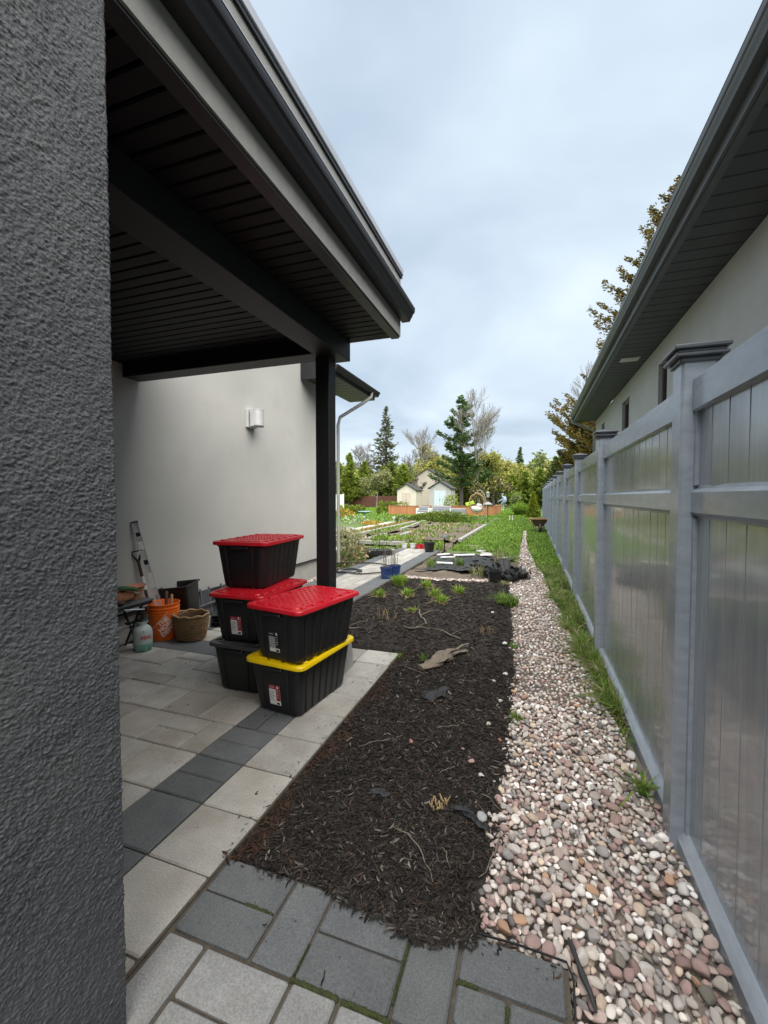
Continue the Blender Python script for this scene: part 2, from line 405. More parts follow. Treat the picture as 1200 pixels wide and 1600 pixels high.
path = MB().box(-3.56, -2.33, 3.75, 11.25, -.14, -.012).build('garden_path', T['joint_sand']); tag(path, kind='structure')
y = 3.75
while y < 11.2:
    paver(path, -2.65, -2.34, y, y+.155, 'paver_dark'); y += .155
y, k = 3.75, 0
while y < 11.2:
    paver(path, -3.55, -3.30, y, y+.31, 'paver_dark')
    for i in range(4): paver(path, -3.30+i*.1625, -3.30+(i+1)*.1625, y-.0+(0 if i % 2 else .0), y+.31, 'paver_light')
    y += .31
cross = MB().box(-5.6, -3.56, 10.35, 11.25, -.14, -.012).build('cross_path', T['joint_sand']); tag(cross, kind='structure')
for i in range(6):
    for j in range(3): paver(cross, -5.6+i*.34, -5.6+(i+1)*.34, 10.35+j*.3, 10.65+j*.3, 'paver_light')

GL = [(-.2,.13),(1.2,.13),(1.30,.13),(1.40,.10),(1.42,-.13),(1.486,-.168),(2.53,-.135),(3.18,-.125),(4.63,-.186),(6.74,-.324),(8.07,-.34),(9.6,-.25),(11.2,-.286),(14.2,-.292),(18.8,-.315),(19.6,-.30)]
GR = [(-.2,.60),(2.3,.60),(2.65,.575),(3.5,.505),(3.85,.481),(4.64,.43),(6.17,.326),(8.26,.214),(10.2,.057),(12.57,-.12),(16,-.2),(19.55,-.249)]
gl = lambda Y: np.interp(Y, [p[0] for p in GL], [p[1] for p in GL])
gr = lambda Y: np.interp(Y, [p[0] for p in GR], [p[1] for p in GR])
# --- mulch bed: uneven dark floor and loose chips
mn = smooth_noise(260, 400, 7, 21); mn2 = smooth_noise(260, 400, 30, 22)
def nidx(X, Y):
    i = np.clip(((X+2.6)/2.8*259), 0, 259).astype(int); j = np.clip(((Y-1.2)/6.6*399), 0, 399).astype(int); return i, j
def mulch_h(X, Y):
    X = np.asarray(X, float); Y = np.asarray(Y, float)
    i, j = nidx(X, Y)
    xl = np.where(Y < 3.76, -1.15, -2.33)
    e = np.minimum(np.minimum(X-xl, gl(Y)+.05-X), np.minimum(Y-1.37, 7.4-Y))
    rise = np.clip(e/.14, 0, 1)
    return -.030 + .034*rise + .012*mn2[i, j]*rise + .007*mn[i, j]*rise
bed1 = grid_mesh('mulch_bed', -2.335, -.10, 3.757, 7.35, 150, 240, mulch_h, T['mulch_ground'], right=lambda Y: gl(np.maximum(Y, 1.5))+.012)
bed2 = grid_mesh('mulch_bed', -1.150, -.10, 1.384, 3.757, 100, 220, mulch_h, T['mulch_ground'], right=lambda Y: gl(np.maximum(Y, 1.5))+.012)
mbed = mesh_obj('mulch_bed', bed2); tag(mbed, kind='structure')
mesh_obj('mulch_bed_far', bed1, mbed)

def chips(n, xr, yr, lmin, lmax, seed, accept=None, lift=0.004, zfun=mulch_h):
    r = np.random.default_rng(seed)
    X = r.uniform(*xr, n); Y = r.uniform(*yr, n)
    if accept is not None:
        k = accept(X, Y, r); X, Y = X[k], Y[k]
    n = len(X)
    Ln = lmin + (lmax-lmin)*r.random(n)**2.2; W = Ln*r.uniform(.07, .24, n) + .0012; H = W*r.uniform(.25, .6, n)
    yaw = r.uniform(0, 2*np.pi, n); pit = r.normal(0, .22, n); rol = r.normal(0, .5, n)
    up = r.random(n) < .06; pit[up] = r.normal(0, .6, up.sum())
    Z = np.where(Y < 1.392, np.maximum(zfun(X, Y), .001), zfun(X, Y)) + lift + r.uniform(0, .010, n)
    u = np.stack([np.cos(yaw)*np.cos(pit), np.sin(yaw)*np.cos(pit), np.sin(pit)], -1)
    s0 = np.stack([-np.sin(yaw), np.cos(yaw), np.zeros(n)], -1); w0 = np.cross(u, s0)
    s = s0*np.cos(rol)[:, None] + w0*np.sin(rol)[:, None]; w = np.cross(u, s)
    c = np.stack([X, Y, Z], -1)
    bend = r.normal(0, .10, n)[:, None]
    V = []
    for (a, tw) in ((-1, .55), (0, 1.0), (1, .45)):
        for (b_, h_) in ((-1, -1), (1, -1), (1, 1), (-1, 1)):
            V.append(c + u*(a*Ln/2)[:, None] + s*((b_*tw*W/2)[:, None]) + w*((h_*H/2)[:, None]) + s0*bend*Ln[:, None]*(a*a))
    V = np.stack(V, 1).reshape(-1, 3)
    F = []
    for q in (0, 4):
        for i in range(4): F.append((q+i, q+(i+1) % 4, q+4+(i+1) % 4, q+4+i))
    F += [(3, 2, 1, 0), (8, 9, 10, 11)]
    F = (np.arange(n)[:, None, None]*12 + np.array(F)[None]).reshape(-1, 4)
    base = np.array([[.016,.0132,.0115],[.026,.0215,.0185],[.040,.034,.029],[.062,.053,.046],[.12,.105,.092],[.066,.040,.028],[.22,.19,.16]])
    pr = np.array([.30,.28,.20,.12,.045,.045,.010])
    ci = r.choice(7, n, p=pr/pr.sum())
    cc = base[ci]*r.uniform(.7, 1.3, (n, 1))
    near_edge = (Y < 3.7) & (X > -1.16) & (X < -1.06+.05*np.sin(Y*9)) & (r.random(n) < .65)
    cc[near_edge] = np.array([.058,.030,.019])*r.uniform(.5, 1.5, (near_edge.sum(), 1))
    return V, F, np.repeat(cc, 12, 0)
def spill(X, Y, r):   # ragged near edge spilling over the paving
    edge = 1.376 - .062*np.exp(-((X+.40)/.20)**2) - .02*np.exp(-((X+.25)/.1)**2) + .010*np.sin(X*23) + r.normal(0, .012, len(X))
    return (Y > edge) & (X > -1.152 + .012*np.sin(Y*17)) & (X < gl(np.maximum(Y, 1.5)) + .015 + .02*np.sin(Y*11) + .015*np.sin(Y*31))
def spill_far(X, Y, r):
    return (X > np.where(Y < 3.76, -1.16, -2.33)) & (X < gl(Y) + .01 + .03*np.sin(Y*7))
parts_ = [chips(2600, (-.72, -.14), (1.285, 1.41), .008, .045, 30, spill), chips(15000, (-1.16, -.08), (1.30, 2.3), .008, .045, 31, spill), chips(11000, (-1.16, -.08), (2.3, 3.76), .010, .055, 32, spill),
          chips(15000, (-2.33, -.1), (3.72, 7.3), .012, .070, 33, spill_far)]
flat0 = lambda X, Y: np.zeros_like(np.asarray(X, float)) - .002
def strewn(X, Y, r): return r.random(len(X)) < np.exp(-np.minimum(np.abs(X+1.15), np.abs(Y-1.38)+.0)/.045)
parts_ += [chips(900, (-1.46, -1.15), (1.4, 3.7), .005, .024, 34, lambda X, Y, r: r.random(len(X)) < np.exp(-np.abs(X+1.15)/.05)*.8+.012, .0, flat0),
           chips(700, (-1.12, .1), (1.09, 1.37), .005, .028, 35, lambda X, Y, r: r.random(len(X)) < np.exp(-np.abs(Y-1.37)/.03)*.7+.03, .0, flat0), chips(260, (-3.6, -1.5), (1.5, 3.4), .004, .018, 36, None, .0, flat0)]
off = 0; VV, FF, CC = [], [], []
for v, f, c in parts_: VV.append(v); FF.append(f+off); CC.append(c); off += len(v)
o = mesh_obj('mulch_chips', np_mesh('mulch_chips', np.concatenate(VV), np.concatenate(FF), T['mulch_chip'], False, np.concatenate(CC)), mbed)
tag(o, kind='stuff')

# --- pebble strip along the fence
gb = []
yy = np.concatenate([np.linspace(-.2, 1.38, 8), [1.41, 1.43], np.linspace(1.5, 19.5, 40)])
gv = [(gl(y_)-.03, y_, -.078) for y_ in yy] + [(gr(y_)+.04, y_, -.080) for y_ in yy]
n_ = len(yy)
gravel = mesh_obj('gravel_bed', np_mesh('gravel_bed', gv, [(i, n_+i, n_+i+1, i+1) for i in range(n_-1)], T['gravel_ground']))
tag(gravel, kind='structure')

def ico(sub, seed):
    bm = bmesh.new(); bmesh.ops.create_icosphere(bm, subdivisions=sub, radius=1.0)
    r = random.Random(seed); dirs = [(Vector((r.gauss(0,1), r.gauss(0,1), r.gauss(0,1))).normalized(), r.uniform(.50, .90)) for _ in range(7)]
    for v in bm.verts:
        p = v.co.copy()
        for d, h in dirs:                      # worn facets
            e_ = p.dot(d) - h
            if e_ > 0: p -= d*e_*.85
        v.co = p
    v = np.array([q.co[:] for q in bm.verts]); f = np.array([[q.index for q in t.verts] for t in bm.faces]); bm.free()
    return v, f
PC = np.array([[.42,.37,.31],[.36,.27,.23],[.30,.19,.165],[.50,.46,.41],[.21,.20,.19],[.115,.113,.112],[.43,.33,.23],[.30,.26,.23],[.60,.58,.55],[.235,.145,.125],[.36,.20,.10],[.17,.16,.125],[.34,.31,.28]])
PC = PC*1.42; PC = PC*.72 + PC.mean(1, keepdims=True)*.28 + np.array([[.012,.0,.002]])
PP = np.array([.15,.15,.10,.14,.07,.035,.07,.11,.07,.05,.018,.02,.11]); PP /= PP.sum()

def scatter(seed, y0, y1, rmin, rmax, tries, overlap, left=gl, right=gr, margin=.0):
    r = np.random.default_rng(seed); cell = rmax*2; H = {}; out = []
    for _ in range(tries):
        y_ = r.uniform(y0, y1); a, b = float(left(y_))+margin, float(right(y_))-margin
        x_ = r.uniform(-.5, .62) if left is gl else r.uniform(a, b)
        if not (a + .02*math.sin(y_*19)+.012*math.sin(y_*47) < x_ < b): continue
        rad = rmin + (rmax-rmin)*r.random()**2.0
        ci, cj = int(x_//cell), int(y_//cell); ok = True
        for i in (-1, 0, 1):
            for j in (-1, 0, 1):
                for (px, py, pr_) in H.get((ci+i, cj+j), ()):
                    if (px-x_)**2+(py-y_)**2 < ((rad+pr_)*overlap)**2: ok = False; break
                if not ok: break
            if not ok: break
        if ok: H.setdefault((ci, cj), []).append((x_, y_, rad)); out.append((x_, y_, rad))
    return np.array(out)
topA = scatter(1, 1.15, 3.3, .0120, .028, 34000, .78)
lowA = scatter(2, 1.15, 3.3, .011, .024, 14000, .80)
topB = scatter(3, 3.3, 8.4, .0125, .027, 34000, .78)
topC = scatter(4, 8.4, 19.4, .016, .034, 9000, .8)
strip_l = lambda Y: np.full_like(np.asarray(Y, float), -3.79); strip_r = lambda Y: np.full_like(np.asarray(Y, float), -3.57)
wallS = scatter(5, 3.8, 8.0, .014, .03, 3500, .8, strip_l, strip_r)
lin_l = lambda Y: -2.25 + (Y-7.0)*0; 
def edge_strip(seed, n):     # thin pebble edge along the far side of the mulch
    r = np.random.default_rng(seed); t = r.random(n); x_ = -2.2+1.75*t; y_ = 7.55 - .1*np.sin(t*5) + r.uniform(-.09, .09, n)
    return np.stack([x_, y_, r.uniform(.014, .032, n)], -1)
stripE = edge_strip(9, 420)
def pebble_params(P_, seed, zbase):
    r = np.random.default_rng(seed); n = len(P_)
    ax = np.stack([P_[:, 2]*r.uniform(1.0, 1.35, n), P_[:, 2]*r.uniform(.75, 1.0, n), P_[:, 2]*r.uniform(.5, .8, n)], -1)
    rot = np.stack([r.normal(0, .35, n), r.normal(0, .35, n), r.uniform(0, 6.283, n)], -1)
    loc = np.stack([P_[:, 0], P_[:, 1], zbase + ax[:, 2]*.75 + r.uniform(-.004, .010, n)], -1)
    col = PC[r.choice(len(PC), n, p=PP)]*r.uniform(.8, 1.2, (n, 1)) 
    return loc, rot, ax, col
def rotm(rot):
    cx_, sx_ = np.cos(rot[:, 0]), np.sin(rot[:, 0]); cy_, sy_ = np.cos(rot[:, 1]), np.sin(rot[:, 1]); cz_, sz_ = np.cos(rot[:, 2]), np.sin(rot[:, 2])
    z = np.zeros(len(rot)); o1 = np.ones(len(rot))
    Rx = np.stack([o1, z, z, z, cx_, -sx_, z, sx_, cx_], -1).reshape(-1, 3, 3)
    Ry = np.stack([cy_, z, sy_, z, o1, z, -sy_, z, cy_], -1).reshape(-1, 3, 3)
    Rz_ = np.stack([cz_, -sz_, z, sz_, cz_, z, z, z, o1], -1).reshape(-1, 3, 3)
    return Rz_ @ Ry @ Rx
def bake_pebbles(name, sets, sub, parent, seed):
    vs_ = [ico(sub, s) for s in range(40, 52)]; VV, FF, CC, off = [], [], [], 0
    for loc, rot, ax, col in sets:
        M_ = rotm(rot); which = np.random.default_rng(seed).integers(0, 12, len(loc))
        for k in range(12):
            q = which == k; v, f = vs_[k]
            w = np.einsum('nij,nvj->nvi', M_[q], v[None]*ax[q][:, None, :]) + loc[q][:, None, :]
            m = q.sum()
            VV.append(w.reshape(-1, 3)); FF.append((f[None] + (np.arange(m)*len(v))[:, None, None]).reshape(-1, 3)+off); CC.append(np.repeat(col[q], len(v), 0)); off += m*len(v)
    o = mesh_obj(name, np_mesh(name, np.concatenate(VV), np.concatenate(FF), T['pebbles'], True, np.concatenate(CC)), parent)
    return tag(o, kind='stuff')
def gz(P_): return -.068 + .034*np.clip((.45-P_[:, 0])/.5, 0, 1) + .008*np.sin(P_[:, 1]*5+P_[:, 0]*9)
pA = pebble_params(topA, 51, gz(topA))
dist = np.sqrt(topA[:, 0]**2 + topA[:, 1]**2 + 1.5**2)
vis = (topA[:, 1] > 1.24 + .0*topA[:, 0]) & (topA[:, 1] < 3.0)
score = np.where(vis, topA[:, 2]/dist, 0)
big = np.argsort(-score)[:300]; rest = np.setdiff1d(np.arange(len(topA)), big)
bake_pebbles('pebbles', [tuple(a[rest] for a in pA), pebble_params(lowA, 52, gz(lowA)-.022)], 2, gravel, 3)
bake_pebbles('pebbles', [pebble_params(topB, 53, gz(topB)), pebble_params(topC, 54, gz(topC))], 1, gravel, 4)
pm = []
for s in range(40, 52):
    v, f = ico(3, s); pm.append(np_mesh('pebble', v, f, T['pebble'], True))
for i in big:
    o = bpy.data.objects.new('pebble', pm[int(i) % 12]); o.location = pA[0][i]; o.rotation_euler = pA[1][i]; o.scale = pA[2][i]
    o.color = (*pA[3][i], 1); link(o, gravel)
wall_gravel = MB().box(-3.80, -3.56, 3.75, 8.1, -.12, -.045).build('wall_gravel', T['gravel_ground']); tag(wall_gravel, kind='structure')
bake_pebbles('pebbles', [pebble_params(wallS, 55, np.full(len(wallS), -.045))], 1, wall_gravel, 5)
soil_strip = mesh_obj('bare_soil', grid_mesh('bare_soil', -2.33, -.2, 7.2, 11.3, 60, 90, lambda X, Y: -.05+.012*np.sin(X*7+Y*3)+.01*np.sin(Y*9-X*4), T['soil'])); tag(soil_strip, kind='structure')
bake_pebbles('pebbles', [pebble_params(stripE, 56, np.full(len(stripE), -.04))], 1, soil_strip, 6)
# loose stones on the mulch
ls = [(-.20,1.93,.026,(.42,.43,.44)),(-.235,2.23,.014,(.6,.58,.56)),(-.30,2.33,.016,(.42,.27,.25)),(-.36,2.42,.010,(.4,.25,.24)),(-.66,2.40,.017,(.38,.19,.16)),(-.25,2.75,.017,(.45,.4,.33)),
      (-.17,2.62,.014,(.3,.13,.1)),(-.19,3.55,.02,(.6,.58,.55)),(-.24,4.25,.022,(.6,.58,.56)),(-.27,3.4,.015,(.5,.45,.42)),(-.20,3.1,.018,(.5,.47,.43)),(-.45,5.4,.022,(.6,.58,.55))]
names = ['grey', 'white', 'pale pink', 'tiny pink', 'reddish', 'cream', 'small rust-red', 'off-white', 'chalk white', 'beige', 'light beige', 'bright white']
where = ['at the pebble edge beside the torn black fabric', 'on the mulch beside the cut grass stub', 'on the mulch farther up from the white pebble', 'beyond the pale pink one on the mulch',
         'in the middle of the mulch near the twigs', 'on the mulch close to the pebble strip', 'at the border of mulch and pebbles', 'stranded on mulch level with the bark', 'on mulch beyond the bark piece',
         'on the mulch right of the bark', 'at the mulch border below the bark', 'alone on mulch near the green clumps']
for (x_, y_, r_, c_), nm, wh in zip(ls, names, where):
    o = bpy.data.objects.new('stone', pm[R.randrange(12)]); o.location = (x_, y_, float(mulch_h(x_, y_))+r_*.45+.006); o.rotation_euler = (0, 0, R.uniform(0, 6)); o.scale = (r_*1.2, r_*.9, r_*.65); o.color = (*c_, 1)
    link(o); tag(o, f'{nm} stone {wh}', 'stone', 'loose stones on the mulch')

# ------------------------------------------------------------------ the house with the covered porch
house = empty('house', (-3.8, 0, 0), label='grey stucco house with a black covered porch on a dark corner wall', cat='house')
def H(o): o.parent = house; o.matrix_parent_inverse = Matrix.Translation((3.8, 0, 0)); return o
def hpart(name, mat, *boxes, b=None): return H(one(name, mat, None, *boxes, b=b))
def sub(o, parent):
    o.parent = parent; o.matrix_parent_inverse = Matrix.Identity(4); return o
# near corner wall, rough dark stucco: real relief where it is close
hpart('corner_wall', T['dark_stucco'], (-4.2, -1.0355, -3.0, .215, -.15, 2.735), (-4.2, -1.052, .2151, .815, -.15, 2.7349))
ny, nz = 230, 1080
Yw = np.linspace(.826, .21, ny); Zw = np.linspace(-.1, 2.735, nz)
s1 = smooth_noise(ny, nz, (1.15, .95), 71); s2 = smooth_noise(ny, nz, (2.2, 1.3), 72); s3 = smooth_noise(ny, nz, (7, 7), 73)
s4 = smooth_noise(ny, nz, (40, 55), 74)
Dw = (.0010*np.clip(s1, -2, 2.2) + .0003*s2)*(1+.12*np.clip(s4, -1.5, 1.5)) + .0004*s3 + .0005*s4
rr_ = .008
YY, ZZ = np.meshgrid(Yw, Zw, indexing='ij')
XX = -1.034 + Dw
XX[-8:] -= np.linspace(0, .006, 8)[:, None]
cols_y = np.arange(ny)[:, None]
extra = 14                                                   # turn the corner
ye = np.linspace(0, math.pi/2, extra)[::-1]
cap_x, cap_y, cap_z = [], [], []
for t in np.concatenate([[None]*6, ye[:-1]]) if False else ye[:-1]:
    d = Dw[0][None, :]
    cap_x.append(-1.034 - rr_ + (rr_+d[0])*math.cos(t)); cap_y.append(.826 + (rr_+d[0])*math.sin(t)); cap_z.append(Zw)
deep = 60
for k_ in range(deep, 0, -1):
    pass
Xa = np.concatenate([np.stack([np.full(nz, -1.20)]), np.array(cap_x), XX]); Ya = np.concatenate([np.stack([np.full(nz, .834)]), np.array(cap_y), YY]); Za = np.concatenate([np.stack([Zw]), np.array(cap_z), ZZ])
na = Xa.shape[0]
i, j = np.meshgrid(np.arange(na-1), np.arange(nz-1), indexing='ij'); a = (i*nz+j).ravel()
H(mesh_obj('stucco_skin', np_mesh('stucco_skin', np.stack([Xa, Ya, Za], -1).reshape(-1, 3), np.stack([a, a+1, a+nz+1, a+nz], -1), T['dark_stucco'], True)))
# rear wall of the porch and the wing behind it
wall = hpart('rear_wall', T['light_stucco'], (-8.0, -3.8, .84, 6.72, .30, 5.4), (-8.0, -3.802, 6.72, 7.95, .30, 3.62))
hpart('foundation', T['foundation'], (-7.9, -3.835, .84, 7.93, -.15, .285))
hpart('drip_edge', T['black_metal'], (-3.84, -3.785, .85, 7.955, .284, .302))
# porch roof
roof = hpart('porch_roof', T['black_metal'], (-3.79, -1.10, -.5, 3.34, 2.79, 3.18))
sub(one('fascia', T['band_stucco'], None, (-1.095, -1.024, -3.0, 3.36, 2.742, 3.222), (-3.79, -1.096, 3.342, 3.36, 2.742, 3.222)), roof)
sub(one('fascia_lip', T['black_metal'], None, (-1.098, -1.034, -.5, 3.357, 2.728, 2.741)), roof)
sub(one('cap_flashing', T['cap_metal'], None, (-1.13, -1.004, -3.0, 3.375, 3.226, 3.275), b=.004), roof)
sub(one('flashing_hem', T['black_metal'], None, (-1.10, -1.012, -3.0, 3.372, 3.205, 3.224)), roof)
gp = [(-1.022, 2.958), (-1.022, 2.866), (-.958, 2.866), (-.952, 2.876), (-.945, 2.893), (-.938, 2.900), (-.930, 2.921), (-.920, 2.928), (-.914, 2.945), (-.914, 2.962), (-.922, 2.962), (-.922, 2.948), (-1.014, 2.946), (-1.014, 2.958)]
gut = sub(MB().extrude(gp, 'y', -3.0, 3.40).build('gutter', T['black_metal'], smooth=30), roof)
sub(one('gutter_lip', T['lip_metal'], None, (-.9235, -.9115, -3.0, 3.40, 2.9625, 2.9665)), roof)
for (x0, x1, nm) in ((-1.462, -1.098, 'outer'), (-3.79, -1.668, 'inner')):
    me = MB().extrude([(-.0385, 0), (-.034, -.0075), (.034, -.0075), (.0385, 0), (.0385, .004), (-.0385, .004)], 'x', x0, x1).mesh('soffit_board', T['soffit_metal'])
    for k in range(29):
        y_ = .883+k*.0862
        if y_ > 3.33: continue
        sub(mesh_obj('soffit_board', me, None, (0, y_, 2.752)), roof)
beam = hpart('beam', T['beam_paint'], (-1.668, -1.462, .853, 3.352, 2.585, 2.744), b=.004)
hpart('header_beam', T['beam_paint'], (-3.79, -1.671, 3.15, 3.345, 2.615, 2.7435), b=.004)
post = hpart('post', T['beam_paint'], (-1.678, -1.556, 3.135, 3.262, .262, 2.583), b=.005)
pf = MB(); pf.v = [(-1.76,3.06,-.1),(-1.435,3.06,-.1),(-1.435,3.36,-.1),(-1.76,3.36,-.1),(-1.735,3.075,.262),(-1.455,3.075,.262),(-1.455,3.335,.262),(-1.735,3.335,.262)]
pf.f = [(0,3,2,1),(4,5,6,7),(0,1,5,4),(1,2,6,5),(2,3,7,6),(3,0,4,7)]
H(pf.build('post_footing', T['concrete']))
# lower eave of the wing
ev = hpart('wing_roof', T['roof_shingle'], (-7.9, -3.22, 6.60, 8.60, 3.66, 3.74))
sub(one('fascia', T['black_metal'], None, (-3.215, -3.195, 6.57, 8.62, 3.50, 3.70), (-8.0, -3.215, 6.57, 6.595, 3.46, 3.80)), ev)
gp2 = [(-3.195+p[0]+1.022, p[1]-2.866+3.565) for p in gp]
sub(MB().extrude(gp2, 'y', 6.56, 8.66).build('gutter', T['black_metal'], smooth=30), ev)
me = MB().extrude([(-.09, 0), (-.085, -.010), (.085, -.010), (.09, 0), (.09, .004), (-.09, .004)], 'x', -3.80, -3.22).mesh('soffit_board', T['soffit_grey'])
for k in range(11): sub(mesh_obj('soffit_board', me, None, (0, 6.70+k*.19, 3.52)), ev)
dsp = MB().tube([(-3.15, 8.3, 3.60), (-3.15, 8.3, 3.50), (-3.3, 8.2, 3.36), (-3.72, 7.99, 3.06), (-3.76, 7.985, 2.9), (-3.76, 7.985, .1)], .035, 8)
H(dsp.build('downspout', T['downspout'], smooth=50))
# wall lamp
lamp = empty('wall_lamp', (-3.8, 5.15, 2.55), label='boxy white wall lamp on the light stucco wall under the porch', cat='lamp')
MB().cbox(.0, .045, -.10, .10, -.13, .13, .004).build('back_plate', T['white_metal'], lamp)
MB().cbox(.045, .075, -.05, .05, -.12, -.09, .003).build('arm', T['white_metal'], lamp)
sh = MB(); prof = [(math.cos(a)*.085+.13, math.sin(a)*.085) for a in np.linspace(-math.pi/2, math.pi/2, 14)] + [(.07, .085), (.07, -.085)]
sh.extrude(prof, 'z', -.115, .115); sh.build('shade', T['white_metal'], lamp, smooth=35)
MB().extrude([(math.cos(a)*.088+.13, math.sin(a)*.088) for a in np.linspace(-math.pi/2, math.pi/2, 14)], 'z', -.118, -.104).build('shade_rim', T['grey_trim'], lamp, smooth=35)
MB().extrude([(math.cos(a)*.088+.13, math.sin(a)*.088) for a in np.linspace(-math.pi/2, math.pi/2, 14)], 'z', .104, .118).build('shade_rim', T['white_metal'], lamp, smooth=35)

# ------------------------------------------------------------------ neighbouring house beyond the fence
nb = empty('neighbour_house', (1.75, 0, 0), label='single-storey grey stucco house with dark wide eave behind the fence', cat='house')
def Nn(o): o.parent = nb; o.matrix_parent_inverse = Matrix.Translation((-1.75, 0, 0)); return o
WY = [(6.985, 7.435, 2.62, 3.40), (9.47, 10.17, 2.62, 3.40), (12.5, 13.0, 2.62, 3.40)]
segs = []; y0 = -3.0
for (a_, b_, z0, z1) in WY:
    segs += [(1.75, 7.5, y0, a_, -.15, 3.70), (1.75, 7.5, a_, b_, -.15, z0), (1.75, 7.5, a_, b_, z1, 3.70)]; y0 = b_
segs.append((1.75, 7.5, y0, 14.15, -.15, 3.70))
segs2 = [q if True else q for q in segs]
Nn(one('wall', T['neighbour_stucco'], None, *[(q[0], q[0]+.2, *q[2:]) for q in segs2], (1.951, 7.5, -3.0, 14.149, -.15, 3.70)))
for (a_, b_, z0, z1) in WY:
    fr = Nn(one('window', T['window_frame'], None, (1.80, 1.86, a_+.001, a_+.06, z0+.001, z1-.001), (1.80, 1.86, b_-.06, b_-.001, z0+.001, z1-.001), (1.80, 1.86, a_+.061, b_-.061, z0+.001, z0+.06), (1.80, 1.86, a_+.061, b_-.061, z1-.06, z1-.001)))
    sub(one('pane', T['glass'], None, (1.835, 1.845, a_+.055, b_-.055, z0+.055, z1-.055)), fr)
    sub(one('muntin', T['white_plastic'], None, (1.815, 1.832, (a_+b_)/2-.012, (a_+b_)/2+.012, z0+.062, z1-.062)), fr)
nr = MB(); nr.add([(1.12,-3.2,3.915),(1.12,14.25,3.915),(8.5,14.25,6.9),(8.5,-3.2,6.9),(1.12,-3.2,3.955),(1.12,14.25,3.955),(8.5,14.25,6.96),(8.5,-3.2,6.96)],[(0,1,2,3),(4,7,6,5),(0,4,5,1),(1,5,6,2),(2,6,7,3),(3,7,4,0)])
nro = Nn(nr.build('roof', T['roof_shingle']))
sub(one('fascia', T['grey_trim'], None, (1.155, 1.18, -3.2, 14.22, 3.715, 3.91), (1.181, 7.4, 14.19, 14.215, 3.70, 3.93)), nro)
gp3 = [(1.155-(p[0]+1.022), p[1]-2.866+3.80) for p in gp]
sub(MB().extrude(gp3, 'y', -3.2, 14.26).build('gutter', T['grey_trim'], smooth=30), nro)
sub(one('gutter_lip', T['downspout'], None, (1.0445, 1.0565, -3.2, 14.26, 3.8965, 3.9005)), nro)
sub(one('soffit_trim', T['grey_trim'], None, (1.182, 1.235, -3.2, 14.18, 3.702, 3.716)), nro)
me = MB().extrude([(-.094, 0), (-.088, -.010), (.088, -.010), (.094, 0), (.094, .004), (-.094, .004)], 'x', 1.237, 1.748).mesh('soffit_board', T['soffit_grey'])
for k in range(74):
    y_ = -.3+k*.197
    if y_ < 14.1: sub(mesh_obj('soffit_board', me, None, (0, y_, 3.722)), nro)
Nn(one('soffit_backing', T['black_metal'], None, (1.182, 1.749, -3.0, 14.15, 3.728, 3.74)))
vent = MB(); vent.cbox(1.35, 1.62, 7.96, 8.18, 3.702, 3.710, .002)
for k in range(5): vent.add([(1.37+k*.05,7.98,3.700),(1.395+k*.05,7.98,3.692),(1.395+k*.05,8.16,3.692),(1.37+k*.05,8.16,3.700)],[(0,1,2,3)])
Nn(vent.build('soffit_vent', T['white_plastic']))
Nn(MB().tube([(1.11,14.22,3.80),(1.11,14.22,3.7),(1.5,14.22,3.52),(1.72,14.22,3.4),(1.72,14.22,0)], .035, 8).build('downspout', T['downspout'], smooth=50))

# ------------------------------------------------------------------ grey vinyl privacy fence
fence = empty('privacy_fence', (.63, 2.3, 0), label='glossy grey vinyl privacy fence with capped posts along the pebble strip', cat='fence')
def Fn(o): o.parent = fence; o.matrix_parent_inverse = Matrix.Translation((-.63, -2.3, 0)); return o
PITCH, P0, PW = 2.38, 2.115, .127
post_me = MB().cbox(0, PW, 0, PW, -.2, 2.028, .010).mesh('post', T['vinyl_trim'])
cap = MB()
for (e_, z0, z1) in ((.010, 2.003, 2.023), (.030, 2.023, 2.038), (.022, 2.038, 2.053), (.036, 2.053, 2.071)): cap.cbox(-e_, PW+e_, -e_, PW+e_, z0, z1, .004)
cap.add([(-.030,-.030,2.071),(PW+.030,-.030,2.071),(PW+.030,PW+.030,2.071),(-.030,PW+.030,2.071),(PW/2,PW/2,2.10)],[(0,1,4),(1,2,4),(2,3,4),(3,0,4)])
cap_me = cap.mesh('cap', T['vinyl_cap'])
nB = 15; L_ = PITCH - PW
tr_me = MB().cbox(0, .05, 0, L_, 1.80, 1.94, .008).mesh('top_rail', T['vinyl_trim'])
mr = MB().extrude([(.0,1.385),(.0,1.468),(.012,1.482),(.018,1.482),(.020,1.496),(.026,1.496),(.026,1.36),(.020,1.36),(.018,1.372),(.012,1.372)], 'y', 0, L_)
mr_me = mr.mesh('middle_rail', T['vinyl_trim'])
br_me = MB().extrude([(.0,-.16),(.0,-.022),(.016,-.002),(.030,.012),(.044,.012),(.044,-.16)], 'y', 0, L_).mesh('bottom_rail', T['vinyl_trim'])
bw = L_/nB
def board_mesh(z0, z1): return MB().extrude([(.0035, .0+.0012), (.0, .005), (.0, bw-.005), (.0035, bw-.0012), (.012, bw-.0012), (.012, .0012)], 'z', z0, z1)
bu_me = board_mesh(1.49, 1.805).mesh('board', T['vinyl']); bl_me = board_mesh(.0, 1.372).mesh('board', T['vinyl'])
far_boards = MB()
ch_me = MB().box(0, .022, 0, .02, 0.012, 1.36).box(0, .022, 0, .02, 1.497, 1.80).mesh('channel', T['vinyl_trim'])
